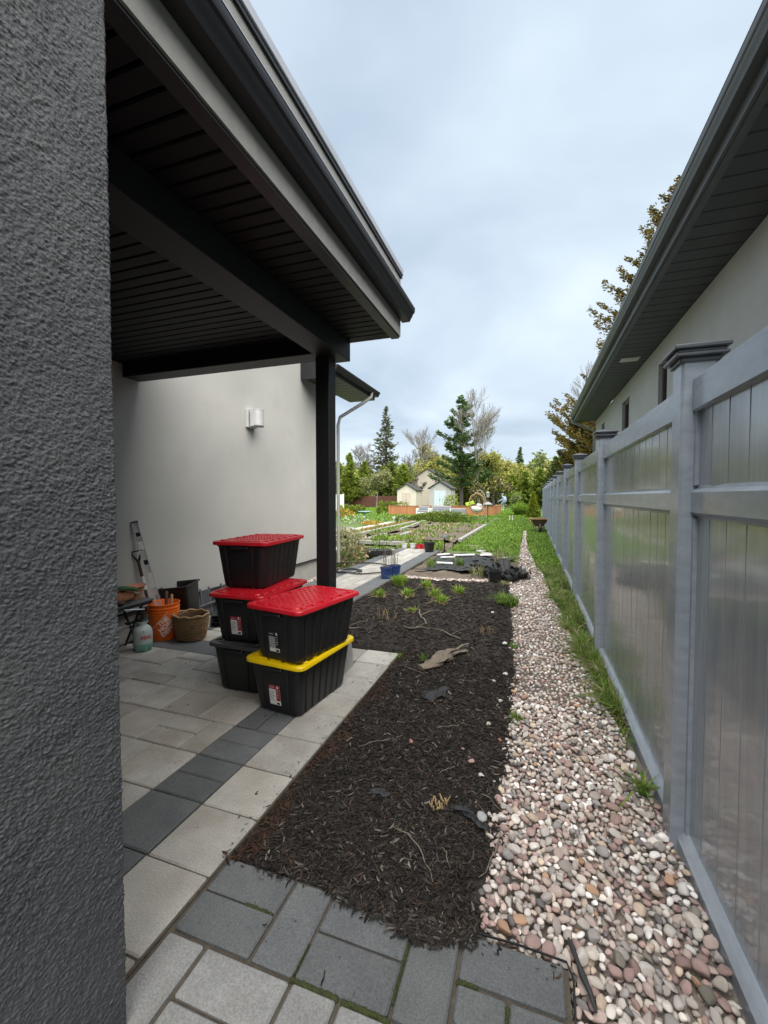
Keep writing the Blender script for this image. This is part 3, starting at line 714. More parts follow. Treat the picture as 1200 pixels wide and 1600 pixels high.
for s in range(-1, 12):
    yp = P0 + s*PITCH
    if s >= 0:
        po = Fn(mesh_obj('post', post_me, None, (.583, yp, R.uniform(-.012, .012))))
        c_ = mesh_obj('cap', cap_me, None, (0, 0, 0)); c_.parent = po
    if s == 11: break
    ya = yp+PW
    Fn(mesh_obj('top_rail', tr_me, None, (.622, ya, 0))); Fn(mesh_obj('middle_rail', mr_me, None, (.626, ya, 0))); Fn(mesh_obj('bottom_rail', br_me, None, (.608, ya, 0)))
    Fn(mesh_obj('channel', ch_me, None, (.632, ya+.001, 0))); Fn(mesh_obj('channel', ch_me, None, (.632, ya+L_-.021, 0)))
    for k in range(nB):
        if s < 9:
            for me_ in (bu_me, bl_me):
                Fn(mesh_obj('board', me_, None, (.646+R.uniform(-.0006,.0006), ya+k*bw, 0), (0, 0, R.uniform(-.009, .009))))
        else:
            n0 = len(far_boards.v); q = board_mesh(0, 1.372); q2 = board_mesh(1.49, 1.805)
            for qq in (q, q2): far_boards.add([(p[0]+.646, p[1]+ya+k*bw, p[2]) for p in qq.v], qq.f)
fb = Fn(far_boards.build('boards', T['vinyl'])); tag(fb, kind='stuff')

# ------------------------------------------------------------------ things on the patio
T['tote_black'] = material('tote_black', (.011,.0115,.013), (.016,.0165,.018), 6, .42, .15, 300, bdist=.001, spec=.4)
T['tote_red'] = material('tote_red', (.58,.008,.020), (.50,.010,.020), 6, .32, rough2=.5, c3=(.48,.03,.04), s3=9, f3=.3)
T['tote_yellow'] = material('tote_yellow', (.80,.56,.004), (.74,.50,.004), 6, .38)
T['tote_grey'] = material('tote_grey', (.045,.047,.05), (.055,.057,.06), 6, .45)
T['label_white'] = material('label_white', (.72,.72,.71), None, rough=.5)
T['label_red'] = material('label_red', (.33,.012,.03), None, rough=.5)
T['label_black'] = material('label_black', (.014,.014,.015), None, rough=.5)
T['label_grey'] = material('label_grey', (.33,.33,.33), None, rough=.5)
T['orange'] = material('orange', (.85,.16,.012), (.75,.13,.012), 7, .42, c3=(.4,.08,.02), s3=6, f3=.4)
T['white_print'] = material('white_print', (.75,.72,.70), (.65,.58,.54), 40, .6)
T['red_print'] = material('red_print', (.62,.03,.03), None, rough=.5)
T['sprayer_body'] = material('sprayer_body', (.55,.62,.60), (.48,.56,.54), 5, .45, trans=.25)
T['sprayer_liquid'] = material('sprayer_liquid', (.20,.45,.37), (.26,.50,.43), 8, .4, trans=.25)
T['black_plastic'] = material('black_plastic', (.008,.008,.0085), (.012,.012,.013), 9, .45)
T['grey_plastic'] = material('grey_plastic', (.10,.105,.105), (.075,.078,.078), 7, .6)
T['wicker'] = material('wicker', (.36,.225,.11), (.20,.12,.06), 26, .75, .5, 90, rand=.1)
T['wicker_dark'] = material('wicker_dark', (.07,.04,.02), (.11,.07,.035), 26, .9)
T['aluminium'] = material('aluminium', (.70,.71,.72), (.62,.63,.64), 7, .4, metal=.3)
T['terracotta'] = material('terracotta', (.47,.19,.10), (.40,.155,.085), 9, .85, c3=(.5,.3,.2), s3=8, f3=.4)
T['glove_green'] = material('glove_green', (.035,.11,.04), (.08,.16,.06), 30, .9)
T['glove_cream'] = material('glove_cream', (.52,.46,.32), (.42,.37,.25), 30, .9)
T['handle_wood'] = material('handle_wood', (.40,.23,.11), (.30,.165,.075), 12, .6)
T['shaft_dark'] = material('shaft_dark', (.10,.05,.035), (.07,.035,.025), 12, .6)
T['rubber'] = material('rubber', (.014,.014,.015), (.020,.020,.020), 12, .55)
T['blue_pot'] = material('blue_pot', (.02,.045,.16), (.018,.04,.14), 8, .4)
T['red_pot'] = material('red_pot', (.48,.02,.035), None, rough=.45)
T['fabric'] = material('fabric', (.014,.015,.017), (.026,.027,.030), 14, .75, .5, 220, bdist=.002, c3=(.045,.042,.04), s3=4, f3=.5)
T['driftwood'] = material('driftwood', (.19,.155,.12), (.10,.08,.062), 16, .95, .9, 50, stretch=(1,.25,1))
T['twig'] = material('twig', (.20,.165,.13), (.11,.09,.07), 30, .9)
T['straw'] = material('straw', (.46,.34,.17), (.30,.20,.09), 40, .9)

def text_mesh(body, size, bold=.0, align='CENTER'):
    cu = bpy.data.curves.new('print', 'FONT'); cu.body = body; cu.size = size; cu.align_x = align; cu.align_y = 'CENTER'; cu.offset = bold; cu.resolution_u = 2
    cu.space_line = .85
    o = bpy.data.objects.new('print', cu); COL.objects.link(o)
    dg = bpy.context.evaluated_depsgraph_get(); me = bpy.data.meshes.new_from_object(o.evaluated_get(dg))
    bpy.data.objects.remove(o); bpy.data.curves.remove(cu)
    return me

def rrect(hx, hy, rad, n=6):
    pts = []
    for (sx, sy, a0) in ((1,1,0),(-1,1,90),(-1,-1,180),(1,-1,270)):
        for k in range(n+1):
            a = math.radians(a0+90*k/n); pts.append((sx*(hx-rad)+rad*math.cos(a), sy*(hy-rad)+rad*math.sin(a)))
    return pts
def dense(pts, step):
    out = []
    for p, q in zip(pts, pts[1:]+pts[:1]):
        d = math.dist(p, q); n = max(1, int(d/step))
        for k in range(n): out.append((p[0]+(q[0]-p[0])*k/n, p[1]+(q[1]-p[1])*k/n))
    return out

def tote_meshes():
    # body: tapered shell with vertical ribs
    ref = dense(rrect(1, 1, .12, 5), .022); m = MB(); n = None
    levels = [(0.0, .165, .285), (.012, .172, .292), (.03, .175, .296), (.15, .188, .312), (.27, .201, .327), (.315, .206, .332), (.322, .214, .340), (.345, .216, .342)]
    base = dense(rrect(.175, .296, .045, 6), .0065); n = len(base)
    for li, (z, hx, hy) in enumerate(levels):
        for (px, py) in base:
            x_, y_ = px/.175*hx, py/.296*hy; d = 0
            if .0 < z < .3:
                if abs(px) > .1735 and abs(py) < .235:       # long sides: wide ribs
                    if (py+.235) % .0783 < .022: d = .012
                if abs(py) > .2945 and abs(px) < .12:        # short ends: two flutes beside a plain panel
                    if .085 < abs(px) < .105: d = .010
            if abs(px) > .17: x_ -= math.copysign(d, x_)
            else: y_ -= math.copysign(d, y_) if abs(py) > .29 else 0
            m.v.append((x_, y_, z))
    for li in range(len(levels)-1):
        for k in range(n): m.f.append((li*n+k, li*n+(k+1) % n, (li+1)*n+(k+1) % n, (li+1)*n+k))
    m.f.append(tuple(reversed(range(n))))
    for sx in (-1, 1):
        for sy in (-1, 1): m.cbox(sx*.125-.02, sx*.125+.02, sy*.235-.03, sy*.235+.03, -.008, .002, .003)
    for sy in (-1, 1): m.cbox(-.075, .075, sy*.338-.018, sy*.338+.018, .300, .322, .006)      # grips
    body = m.mesh('body', T['tote_black'], 32)
    # lid
    l = MB(); rings = [(.236, .352, .332), (.240, .356, .334), (.240, .356, .352), (.236, .352, .359), (.212, .328, .360), (.208, .324, .353), (.172, .290, .353), (.168, .286, .362)]
    for (hx, hy, z) in rings: l.v += [(x_, y_, z) for x_, y_ in rrect(hx, hy, .055 if hx > .2 else .03, 6)]
    nn = 28
    for li in range(len(rings)-1):
        for k in range(nn): l.f.append((li*nn+k, li*nn+(k+1) % nn, (li+1)*nn+(k+1) % nn, (li+1)*nn+k))
    l.f.append(tuple((len(rings)-1)*nn+k for k in range(nn))); l.f.append(tuple(reversed(range(nn))))
    for i in range(6):
        for j in range(11):
            if (i in (0, 5)) and (j in (0, 10)): continue
            c = (-.13+i*.052, -.235+j*.047, .362); l.lathe([(.011, -.002), (.010, .004), (.006, .006)], 6, c)
    for sx in (-1, 1):
        for j in range(6): l.cbox(sx*.192-.014, sx*.192+.014, -.27+j*.105, -.235+j*.105, .350, .366, .004)
    for sy in (-1, 1):
        for q in (-.12, 0, .12): l.cbox(q-.045, q+.045, sy*.308-.010, sy*.308+.010, .350, .365, .004)
    return body, l
tb, tl = tote_meshes()
lid_me = {c: tl.mesh('lid', T['tote_'+c], 30) for c in ('red', 'yellow', 'grey')}
def tote(loc, yaw, lid, sticker, label):
    t = empty('storage_tote', loc, math.radians(yaw), label, 'storage tote', 'stacked storage totes on the patio')
    mesh_obj('body', tb, t); mesh_obj('lid', lid_me[lid], t)
    if sticker:
        tl_ = math.atan2(.031, .24)     # lean of the end wall
        dark = sticker == 'dark'
        M_ = Matrix.Translation((.02, -.3035-.0125, .11)) @ Matrix.Rotation(math.pi/2+tl_*.95, 4, 'X')
        def flat(x0, x1, y0, y1, lift, mat, name, par):
            m = MB(); m.box(x0, x1, y0, y1, 0, lift); m.xform(M_); return m.build(name, T[mat], par)
        M_ = Matrix.Translation((-.01, -.3092, .125)) @ Matrix.Rotation(math.pi/2+tl_, 4, 'X') @ Matrix.Scale(1.25, 4)
        lb = flat(-.035, .035, -.055, .055, .0020, 'label_black' if dark else 'label_white', 'sticker', t)
        flat(-.035, .035, .034, .055, .0028, 'label_black' if dark else 'label_red', 'print', lb)
        flat(.010, .035, -.030, .034, .0030, 'label_black' if dark else 'label_red', 'print', lb)
        flat(-.033, .008, -.052, .030, .0032, 'label_grey' if dark else 'label_white', 'print', lb)
        flat(-.033, .034, -.053, -.034, .0036, 'label_white', 'print', lb)
        flat(.012, .030, -.050, -.038, .0040, 'label_black', 'print', lb)
        flat(.018, .028, .040, .052, .0040, 'label_white', 'print', lb)
        flat(-.028, .000, .042, .047, .0040, 'label_grey', 'print', lb)
        for k in range(7): flat(-.030, .004-.006*(k % 3), .020-k*.0085, .0235-k*.0085, .0040, 'label_grey', 'print', lb)
        for k in range(4): flat(.014, .030-.004*(k % 2), .026-k*.013, .030-k*.013, .0040, 'label_grey', 'print', lb)
    return t
PT = .378
tote((-2.045, 2.90, .008), 0, 'grey', None, 'black tote with dark grey lid at the bottom of the three-tote stack')
tote((-2.045, 2.90, PT), 1, 'red', 'red', 'middle black tote of the taller stack, red lid and red-white sticker')
tote((-2.13, 3.03, 2*PT-.008), 6, 'red', None, 'topmost black tote of the taller stack, red lid and no sticker')
tote((-1.56, 2.715, .008), -6, 'yellow', 'red', 'black tote with bright yellow lid standing on the paving by the post')
tote((-1.512, 2.672, PT+.002), -10.4, 'red', 'dark', 'black tote with red studded lid and dark sticker on the yellow-lidded tote')

# --- orange bucket
bk = empty('bucket', (-3.57, 3.38, .002), label='orange plastic bucket with white print beside the wicker basket', cat='bucket')
pr = [(.0, .004), (.118, .004), (.124, 0), (.128, .01), (.141, .255), (.146, .257), (.146, .268), (.142, .272), (.143, .283), (.150, .285), (.150, .296), (.144, .299), (.145, .312), (.152, .314), (.152, .326), (.146, .329), (.147, .352), (.153, .355), (.154, .366), (.147, .368), (.143, .36), (.124, .02), (.0, .018)]
MB().lathe(pr, 40).build('body', T['orange'], bk, smooth=35)
hp = [(.155*math.cos(a)*1.0, .155*math.sin(a), .30 - .20*math.sin((a-math.radians(150))/math.radians(180)*math.pi)) for a in np.linspace(math.radians(150), math.radians(330), 24)]
MB().tube(hp, .0025, 6).build('handle', T['aluminium'], bk, smooth=60)
fa = math.atan2(-3.38+.1, 3.57-.3)   # side towards the walkway
txt = MB(); 
me = text_mesh('THE\nHOME\nDEPOT', .062, .0022)
ca, sa = math.cos(math.radians(38)), math.sin(math.radians(38))
for v in me.vertices:
    x_, z_ = v.co.x*ca - v.co.y*sa, v.co.x*sa + v.co.y*ca
    zc = .155 + z_; r_ = .128 + (.141-.128)*zc/.255 + .0008; an = fa + .22 + x_/r_
    v.co = (r_*math.cos(an), r_*math.sin(an), zc)
me.materials.append(T['white_print']); mesh_obj('print', me, bk)
# tool handles standing in the bucket
for (dx, dy, lx, ly, h, r_, mat, nm, lab) in ((.02, .06, .0, .02, .47, .016, 'shaft_dark', 'tool_handle', 'dark wooden tool handle standing in the orange bucket'),
                                         (.10, .03, .01, .03, .45, .014, 'handle_wood', 'tool_handle', 'light wooden tool handle standing in the orange bucket')):
    t = MB().tube([(0, 0, .03), (lx*.5, ly*.5, h*.5), (lx, ly, h-.01), (lx, ly, h)], [r_*.8, r_*.85, r_, r_*.6], 10).build(nm, T[mat], None, (-3.57+dx-.03, 3.38+dy-.03, 0), smooth=40); tag(t, lab, 'tool')
# --- pump sprayer
sp = empty('pump_sprayer', (-3.46, 3.03, .002), label='small translucent pump sprayer with green liquid in front of the bucket', cat='sprayer')
def lob(zs, c):
    m = MB(); n = 40
    for (r_, z, w) in zs:
        for k in range(n):
            a = 2*math.pi*k/n; q = r_*(1 - w*(.5+.5*math.cos(a*6))); m.v.append((q*math.cos(a), q*math.sin(a), z))
    for i in range(len(zs)-1):
        for k in range(n): m.f.append((i*n+k, i*n+(k+1) % n, (i+1)*n+(k+1) % n, (i+1)*n+k))
    m.f.append(tuple(reversed(range(n)))); m.f.append(tuple((len(zs)-1)*n+k for k in range(n)))
    return m
lob([(.055, .0, .0), (.074, .004, .22), (.080, .03, .10), (.082, .055, .02), (.082, .075, .0)], 0).build('liquid', T['sprayer_liquid'], sp, smooth=50)
MB().lathe([(.082, .0755), (.083, .16), (.079, .19), (.066, .218), (.045, .235), (.036, .243), (.036, .262), (.048, .266), (.048, .274), (.03, .276)], 32).build('bottle', T['sprayer_body'], sp, smooth=50)
MB().lathe([(.040, .276), (.043, .282), (.036, .292), (.016, .296), (.014, .34), (.03, .344), (.03, .356), (.012, .36)], 20).build('pump', T['black_plastic'], sp, smooth=40)
MB().tube([(-.03, -.02, .285), (-.07, -.05, .27), (-.10, -.07, .255), (-.12, -.085, .27)], [.010, .012, .014, .009], 8).build('nozzle', T['black_plastic'], sp, smooth=50)
me = text_mesh('HDX', .040, .0018); fa2 = math.atan2(-3.03, 3.46)
fr = MB(); fr.box(-.046, .046, .019, .022, 0, .0004).box(-.046, .046, -.022, -.019, 0, .0004).box(-.046, -.043, -.019, .019, 0, .0004).box(.043, .046, -.019, .019, 0, .0004)
def wrap(vs_, r_, ang, zc, tilt=0):
    for v in vs_:
        a = ang + .35 + v.co.x/r_; v.co = (r_*math.cos(a), r_*math.sin(a), zc+v.co.y)
wrap(me.vertices, .0845, fa2, .135); me.materials.append(T['red_print']); mesh_obj('print', me, sp)
fm = fr.mesh('print', T['red_print']); wrap(fm.vertices, .0842, fa2, .135); mesh_obj('print', fm, sp)
MB().lathe([(.006, 0), (.005, .004), (0, .005)], 8).build('valve', T['black_plastic'], sp, (.083*math.cos(fa2+.1), .083*math.sin(fa2+.1), .195), (0, math.pi/2, fa2+.1))
# --- wicker basket
ba = empty('wicker_basket', (-3.285, 3.45, .002), label='brown oval wicker basket on the dark paving band', cat='basket')
def brad(z): return .128 + .032*math.sin(min(1, z/.2)*1.5) 
MB().lathe([(.0, .004), (.120, .004), (brad(.1)-.012, .1), (brad(.22)-.012, .235), (brad(.22)-.022, .235), (.10, .02), (0, .016)], 32, sx=1.08, sy=.95).build('lining', T['wicker_dark'], ba, smooth=50)
NS = 26
weave_me = []
for row in range(17):
    z = .012 + row*.0138; pts = []
    for k in range(NS*4+1):
        a = 2*math.pi*k/(NS*4); r_ = brad(z) + .0055*math.cos(a*NS + math.pi*row) - .004
        pts.append((r_*math.cos(a)*1.08, r_*math.sin(a)*.95, z + R.uniform(-.0016, .0016)))
    MB().tube(pts, .0075, 5, cap=False).build('weave_strand', T['wicker'], ba, smooth=60)
rimp = [(brad(.24)*math.cos(a)*1.08, brad(.24)*math.sin(a)*.95, .250+.006*math.sin(a*9)) for a in np.linspace(0, 2*math.pi, 80)]
MB().tube(rimp, .0125, 8, cap=False).build('rim', T['wicker'], ba, smooth=60)
# --- folding work table with its clutter
ft = empty('folding_table', (-3.60, 2.75, 0), label='low black folding table against the rear wall with pots and gloves', cat='table')
MB().cbox(-.15, .17, -.55, .39, .455, .475, .006).build('table_top', T['grey_plastic'], ft)
MB().cbox(-.14, .16, -.54, .38, .43, .4545, .004).build('table_frame', T['black_plastic'], ft)
for (xa, xb) in ((-.11, .12), (.12, -.11)):
    for y_ in (-.42, .28): MB().tube([(xa, y_+(.02 if xa > 0 else -.02), .44), (xb, y_+(.02 if xa > 0 else -.02), .012)], .011, 8).build('leg', T['black_plastic'], ft, smooth=50)
MB().tube([(.09, -.45, .10), (.09, .31, .10)], .008, 8).build('stretcher', T['black_plastic'], ft, smooth=50)
MB().tube([(.0, -.46, .23), (.0, .32, .23)], .010, 8).build('pivot_bar', T['aluminium'], ft, smooth=50)
MB().tube([(.15, .05, .44), (.19, .26, .40)], .006, 6).build('clamp_rod', T['aluminium'], ft, smooth=50)
ZT = .4765
def potm(r0, r1, h, rim=.012): return [(0, .003), (r0, 0), (r1*.93, h*.76), (r1, h*.76), (r1+.002, h), (r1-.006, h), (r0*.9, .01), (0, .01)]
for i, (y_, s_) in enumerate(((.0, 1.0), (.05, .97), (.095, .94))):
    t = MB().lathe(potm(.042*s_, .062*s_, .11*s_), 24).build('flower_pot', T['terracotta'], None, (-3.505, 2.86+y_, ZT+.064), (math.pi/2+.04, 0, -.15), smooth=40)
    tag(t, ('terracotta pot lying on the folding table, outermost of the nested three', 'middle terracotta pot of the nested three on the folding table', 'innermost terracotta pot of the nested three, near the level')[i], 'flower pot', 'nested terracotta pots')
tag(MB().lathe([(0, .0), (.075, .0), (.098, .022), (.102, .024), (.098, .027), (.072, .006), (0, .006)], 28).build('saucer', T['terracotta'], None, (-3.56, 3.04, ZT+.10), (.08, -.05, 0), smooth=40), 'round terracotta saucer on the heap at the table end', 'saucer')
tag(MB().lathe(potm(.05, .07, .098), 24).build('flower_pot', T['terracotta'], None, (-3.57, 3.045, ZT), smooth=40), 'upright terracotta pot under the saucer on the folding table', 'flower pot')
def glove(name, loc, yaw, mat, label):
    gme = bpy.data.meshes.new(name); pts = [(0,0,0), (.05,0,.012), (.095,0,.016), (.125,-.030,.016), (.150,-.034,.008), (.13,-.010,.018), (.168,-.012,.008), (.13,.010,.018), (.170,.012,.006), (.125,.028,.015), (.155,.034,.004), (.065,.035,.014), (.10,.058,.006), (-.05,0,.006)]
    ed = [(13,0),(0,1),(1,2),(2,3),(3,4),(2,5),(5,6),(2,7),(7,8),(2,9),(9,10),(1,11),(11,12)]
    gme.from_pydata(pts, ed, []); o = mesh_obj(name, gme, None, loc, (0, .25, yaw))
    md = o.modifiers.new('skin', 'SKIN'); md2 = o.modifiers.new('subd', 'SUBSURF'); md2.levels = 1; md2.render_levels = 1
    rad = [.034,.042,.036,.014,.011,.014,.011,.014,.011,.013,.010,.016,.012,.040]
    for sv, r_ in zip(gme.skin_vertices[0].data, rad): sv.radius = (r_, r_*.55) if r_ > .03 else (r_, r_)
    gme.skin_vertices[0].data[0].use_root = True
    gme.materials.append(T[mat])
    # bake so that the modifiers are not needed later
    dg = bpy.context.evaluated_depsgraph_get(); dg.update(); nm = bpy.data.meshes.new_from_object(o.evaluated_get(dg)); o.modifiers.clear(); o.data = nm
    nm.polygons.foreach_set('use_smooth', [True]*len(nm.polygons))
    if not nm.materials: nm.materials.append(T[mat])
    return tag(o, label, 'glove')
glove('work_glove', (-3.50, 2.82, ZT+.145), 1.1, 'glove_green', 'green work glove draped over the terracotta pots')
glove('work_glove', (-3.62, 2.93, ZT+.09), .8, 'glove_cream', 'cream and dark work glove behind the terracotta pots')
glove('work_glove', (-3.48, 2.67, ZT+.05), 1.3, 'shaft_dark', 'dark work glove at the front of the folding table')
c_ = empty('spray_bottle', (-3.50, 2.60, ZT), label='small white spray bottle with green label on the folding table', cat='bottle')
MB().lathe([(0, 0), (.032, 0), (.034, .01), (.034, .085), (.020, .105), (.014, .11), (.014, .125)], 20).build('bottle', T['white_plastic'], c_, smooth=40)
MB().cbox(-.016, .04, -.012, .012, .126, .155, .006).build('spray_head', T['white_plastic'], c_)
MB().lathe([(.0346, .02), (.0346, .06)], 20).build('sticker', T['glove_green'], c_, smooth=60)
# --- tools leaning on the wall
lv = empty('spirit_level', (-3.60, 3.42, .03), label='long silver spirit level leaning from the bucket to the wall', cat='level')
a_, b_ = Vector((-3.605, 3.44, .03)), Vector((-3.772, 3.235, 1.19))
ax_ = (b_-a_).normalized(); sd = ax_.cross(Vector((.72, -.69, 0))).normalized(); nm_ = sd.cross(ax_).normalized(); LL = (b_-a_).length
ML = Matrix((( sd.x, nm_.x, ax_.x, a_.x), (sd.y, nm_.y, ax_.y, a_.y), (sd.z, nm_.z, ax_.z, a_.z), (0, 0, 0, 1)))
def lvl(name, mat, *bx):
    m = MB()
    for q in bx: m.box(*q)
    m.xform(ML); o = m.build(name, T[mat]); o.parent = lv; o.matrix_parent_inverse = Matrix.Translation((3.60, -3.42, -.03)); return o
holes = [(.12, .20), (.34, .42), (.50, .66), (.74, .80), (.90, .99), (1.04, 1.09)]
rest_ = [0] + [q for h in holes for q in h] + [LL]
lvl('frame', 'aluminium', (-.030, -.020, -.011, .011, 0, LL), (.020, .030, -.011, .011, 0, LL), *[(-.0199, .0199, -.006, .006, rest_[k], rest_[k+1]) for k in range(0, len(rest_), 2)])
lvl('end_cap', 'black_plastic', (-.031, .031, -.012, .012, LL+.0005, LL+.012))
lvl('vial', 'label_black', (-.019, .019, -.005, .005, .745, .795)); lvl('vial', 'label_black', (-.019, .019, -.005, .005, 1.045, 1.085))
sv = empty('garden_shovel', (-3.70, 3.30, .0), label='shovel with black D-grip and taped shaft leaning on the rear wall', cat='shovel')
def shp(name, pts, r_, mat, n=8):
    o = MB().tube(pts, r_, n).build(name, T[mat], smooth=50); o.parent = sv; o.matrix_parent_inverse = Matrix.Translation((3.70, -3.30, 0)); return o
d0, d1 = Vector((-3.66, 3.36, .05)), Vector((-3.765, 3.262, .80)); dd = (d1-d0).normalized(); pp = dd.cross(Vector((.72, -.69, 0))).normalized()
shp('shaft', [d0, d1], .015, 'shaft_dark'); shp('tape', [d0+dd*.46, d0+dd*.60], .0165, 'white_plastic')
g1, g2 = d1+dd*.10+pp*.05, d1+dd*.10-pp*.05
shp('grip', [d1-dd*.02, d1+dd*.02+pp*.015, g1, g2, d1+dd*.02-pp*.015, d1-dd*.02], .011, 'black_plastic')
bl = MB(); bl.extrude([(-.08, .02), (.08, .02), (.085, .17), (.05, .22), (-.05, .22), (-.085, .17)], 'y', -.004, .004); bl.xform(Matrix.Translation((-3.655, 3.365, 0)) @ Matrix.Rotation(.78, 4, 'Z'))
o = bl.build('blade', T['grey_plastic']); o.parent = sv; o.matrix_parent_inverse = Matrix.Translation((3.70, -3.30, 0))
# --- open black bin, folded black chairs, white cup
bn = empty('black_bin', (-3.62, 3.74, .0), math.radians(12), label='open black plastic bin leaning behind the orange bucket', cat='bin')
m = MB()
for (hx, hy, z, t) in ((.115, .095, .002, 0), (.16, .135, .46, 0), (.175, .15, .462, 0), (.175, .15, .475, 0), (.155, .13, .475, 0), (.11, .09, .02, 0)):
    m.v += [(x_, y_, z) for x_, y_ in rrect(hx, hy, .03, 4)]
for li in range(5):
    for k in range(20): m.f.append((li*20+k, li*20+(k+1) % 20, (li+1)*20+(k+1) % 20, (li+1)*20+k))
m.f += [tuple(reversed(range(20))), tuple(100+k for k in range(20))]
m.build('body', T['black_plastic'], bn, (0, 0, .02), (.10, -.12, 0), smooth=35)
for i, (y_, ln, lab) in enumerate(((3.98, .22, 'folded black garden chair leaning low on the wall behind the basket'), (4.12, .30, 'second folded black garden chair, partly hidden by the tote stack'))):
    ch = empty('folded_chair', (-3.60, y_, 0), label=lab, cat='chair', group='folded black chairs at the wall')
    m = MB(); m.tube([(.16, -.16, .02), (-.14, .10, .34)], .012, 8).tube([(.16, .20, .02), (-.14, .46, .34)], .012, 8); m.build('frame', T['black_plastic'], ch, smooth=50)
    m = MB(); m.add([(.10,-.10,.075),(-.12,.09,.315),(-.12,.44,.315),(.10,.25,.075),(.105,-.10,.085),(-.115,.09,.325),(-.115,.44,.325),(.105,.25,.085)],[(0,3,2,1),(4,5,6,7),(0,1,5,4),(1,2,6,5),(2,3,7,6),(3,0,4,7)]); m.build('seat', T['black_plastic'], ch)
    MB().tube([(.20, -.10, .015), (.20, .36, .015)], .012, 8).build('leg', T['black_plastic'], ch, smooth=50)
    MB().tube([(.05, -.13, .20), (.05, .40, .22)], .010, 8).build('armrest', T['grey_plastic'], ch, smooth=50)
tag(MB().lathe([(0, .002), (.030, 0), (.042, .115), (.044, .118), (.040, .118), (.028, .006), (0, .006)], 20).build('white_cup', T['white_plastic'], None, (-3.40, 3.80, .002), smooth=40), 'white plastic cup on the paving between basket and totes', 'cup')
for k in range(3):
    m = MB(); 
    m.v = [(x_, y_, z) for (hx, hy, z) in ((.13, .10, 0), (.16, .13, .055), (.17, .14, .057), (.155, .125, .057), (.125, .095, .006)) for x_, y_ in rrect(hx, hy, .02, 3)]
    for li in range(4):
        for q in range(16): m.f.append((li*16+q, li*16+(q+1) % 16, (li+1)*16+(q+1) % 16, (li+1)*16+q))
    m.f += [tuple(reversed(range(16))), tuple(64+q for q in range(16))]
    o = m.build('seed_tray', T['black_plastic'], None, (-3.24-.03*k, 3.99+.02*k, .002+k*.030), (0, 0, .3+.1*k), smooth=35)
    tag(o, ('lowest of the three nested black trays behind the tote stack', 'middle one of the three nested black trays behind the totes', 'uppermost nested black tray behind the tote stack')[k], 'tray', 'nested black trays')

# ------------------------------------------------------------------ things on the mulch and along the path
def MH(x_, y_): return float(mulch_h(x_, y_))
def diamonds(c, u, v, lu, lv, cols):
    """leaf-shaped quads: centre c, long axis u, short axis v"""
    n = len(c); lu = np.broadcast_to(lu, n)[:, None]; lv = np.broadcast_to(lv, n)[:, None]
    V = np.stack([c-u*lu*.5, c+v*lv*.5-u*lu*.05, c+u*lu*.5, c-v*lv*.5-u*lu*.05], 1).reshape(-1, 3)
    F = np.arange(4*n).reshape(-1, 4)
    return V, F, np.repeat(cols, 4, 0)
def rand_dirs(r, n):
    d = r.standard_normal((n, 3)); return d/np.linalg.norm(d, axis=1, keepdims=True)
def perp(r, u):
    d = rand_dirs(r, len(u)); w = np.cross(u, d); return w/np.maximum(np.linalg.norm(w, axis=1, keepdims=True), 1e-6)
def vary(r, palette, n, amp=.25):
    p = np.array(palette); return p[r.integers(0, len(p), n)]*r.uniform(1-amp, 1+amp, (n, 1))
def join_np(name, parts, mat, parent=None, smooth=False):
    off = 0; V, F, C = [], [], []
    for v, f, c in parts: V.append(v); F.append(f+off); C.append(c); off += len(v)
    return mesh_obj(name, np_mesh(name, np.concatenate(V), np.concatenate(F), mat, smooth, np.concatenate(C)), parent)
def blades(r, base, h, w, lean, cols, curl=.5):
    """three-triangle grass blades"""
    n = len(base); yaw = r.uniform(0, 2*np.pi, n); d = np.stack([np.cos(yaw), np.sin(yaw), np.zeros(n)], -1); s = np.stack([-np.sin(yaw), np.cos(yaw), np.zeros(n)], -1)
    h = np.broadcast_to(h, n)[:, None]*r.uniform(.6, 1.25, (n, 1)); w = np.broadcast_to(w, n)[:, None]; ln = r.normal(0, lean, (n, 1))
    up = np.array([[0, 0, 1.0]])
    mid = base + up*h*.55 + d*h*ln*.4; tip = base + up*h*(1-.25*np.abs(ln)) + d*h*ln*(1+curl)
    V = np.stack([base-s*w*.5, base+s*w*.5, mid-s*w*.4, mid+s*w*.4, tip], 1).reshape(-1, 3)
    F = (np.array([[0,1,3],[0,3,2],[2,3,4]])[None]+(np.arange(n)*5)[:, None, None]).reshape(-1, 3)
    return V, F, np.repeat(cols, 5, 0)
GREEN = [(.13,.23,.035),(.16,.26,.04),(.10,.19,.03),(.20,.27,.05)]
BRIGHT = [(.20,.33,.035),(.25,.38,.045),(.28,.38,.06),(.15,.27,.03)]
DRY = [(.40,.31,.19),(.32,.24,.14),(.48,.38,.24)]

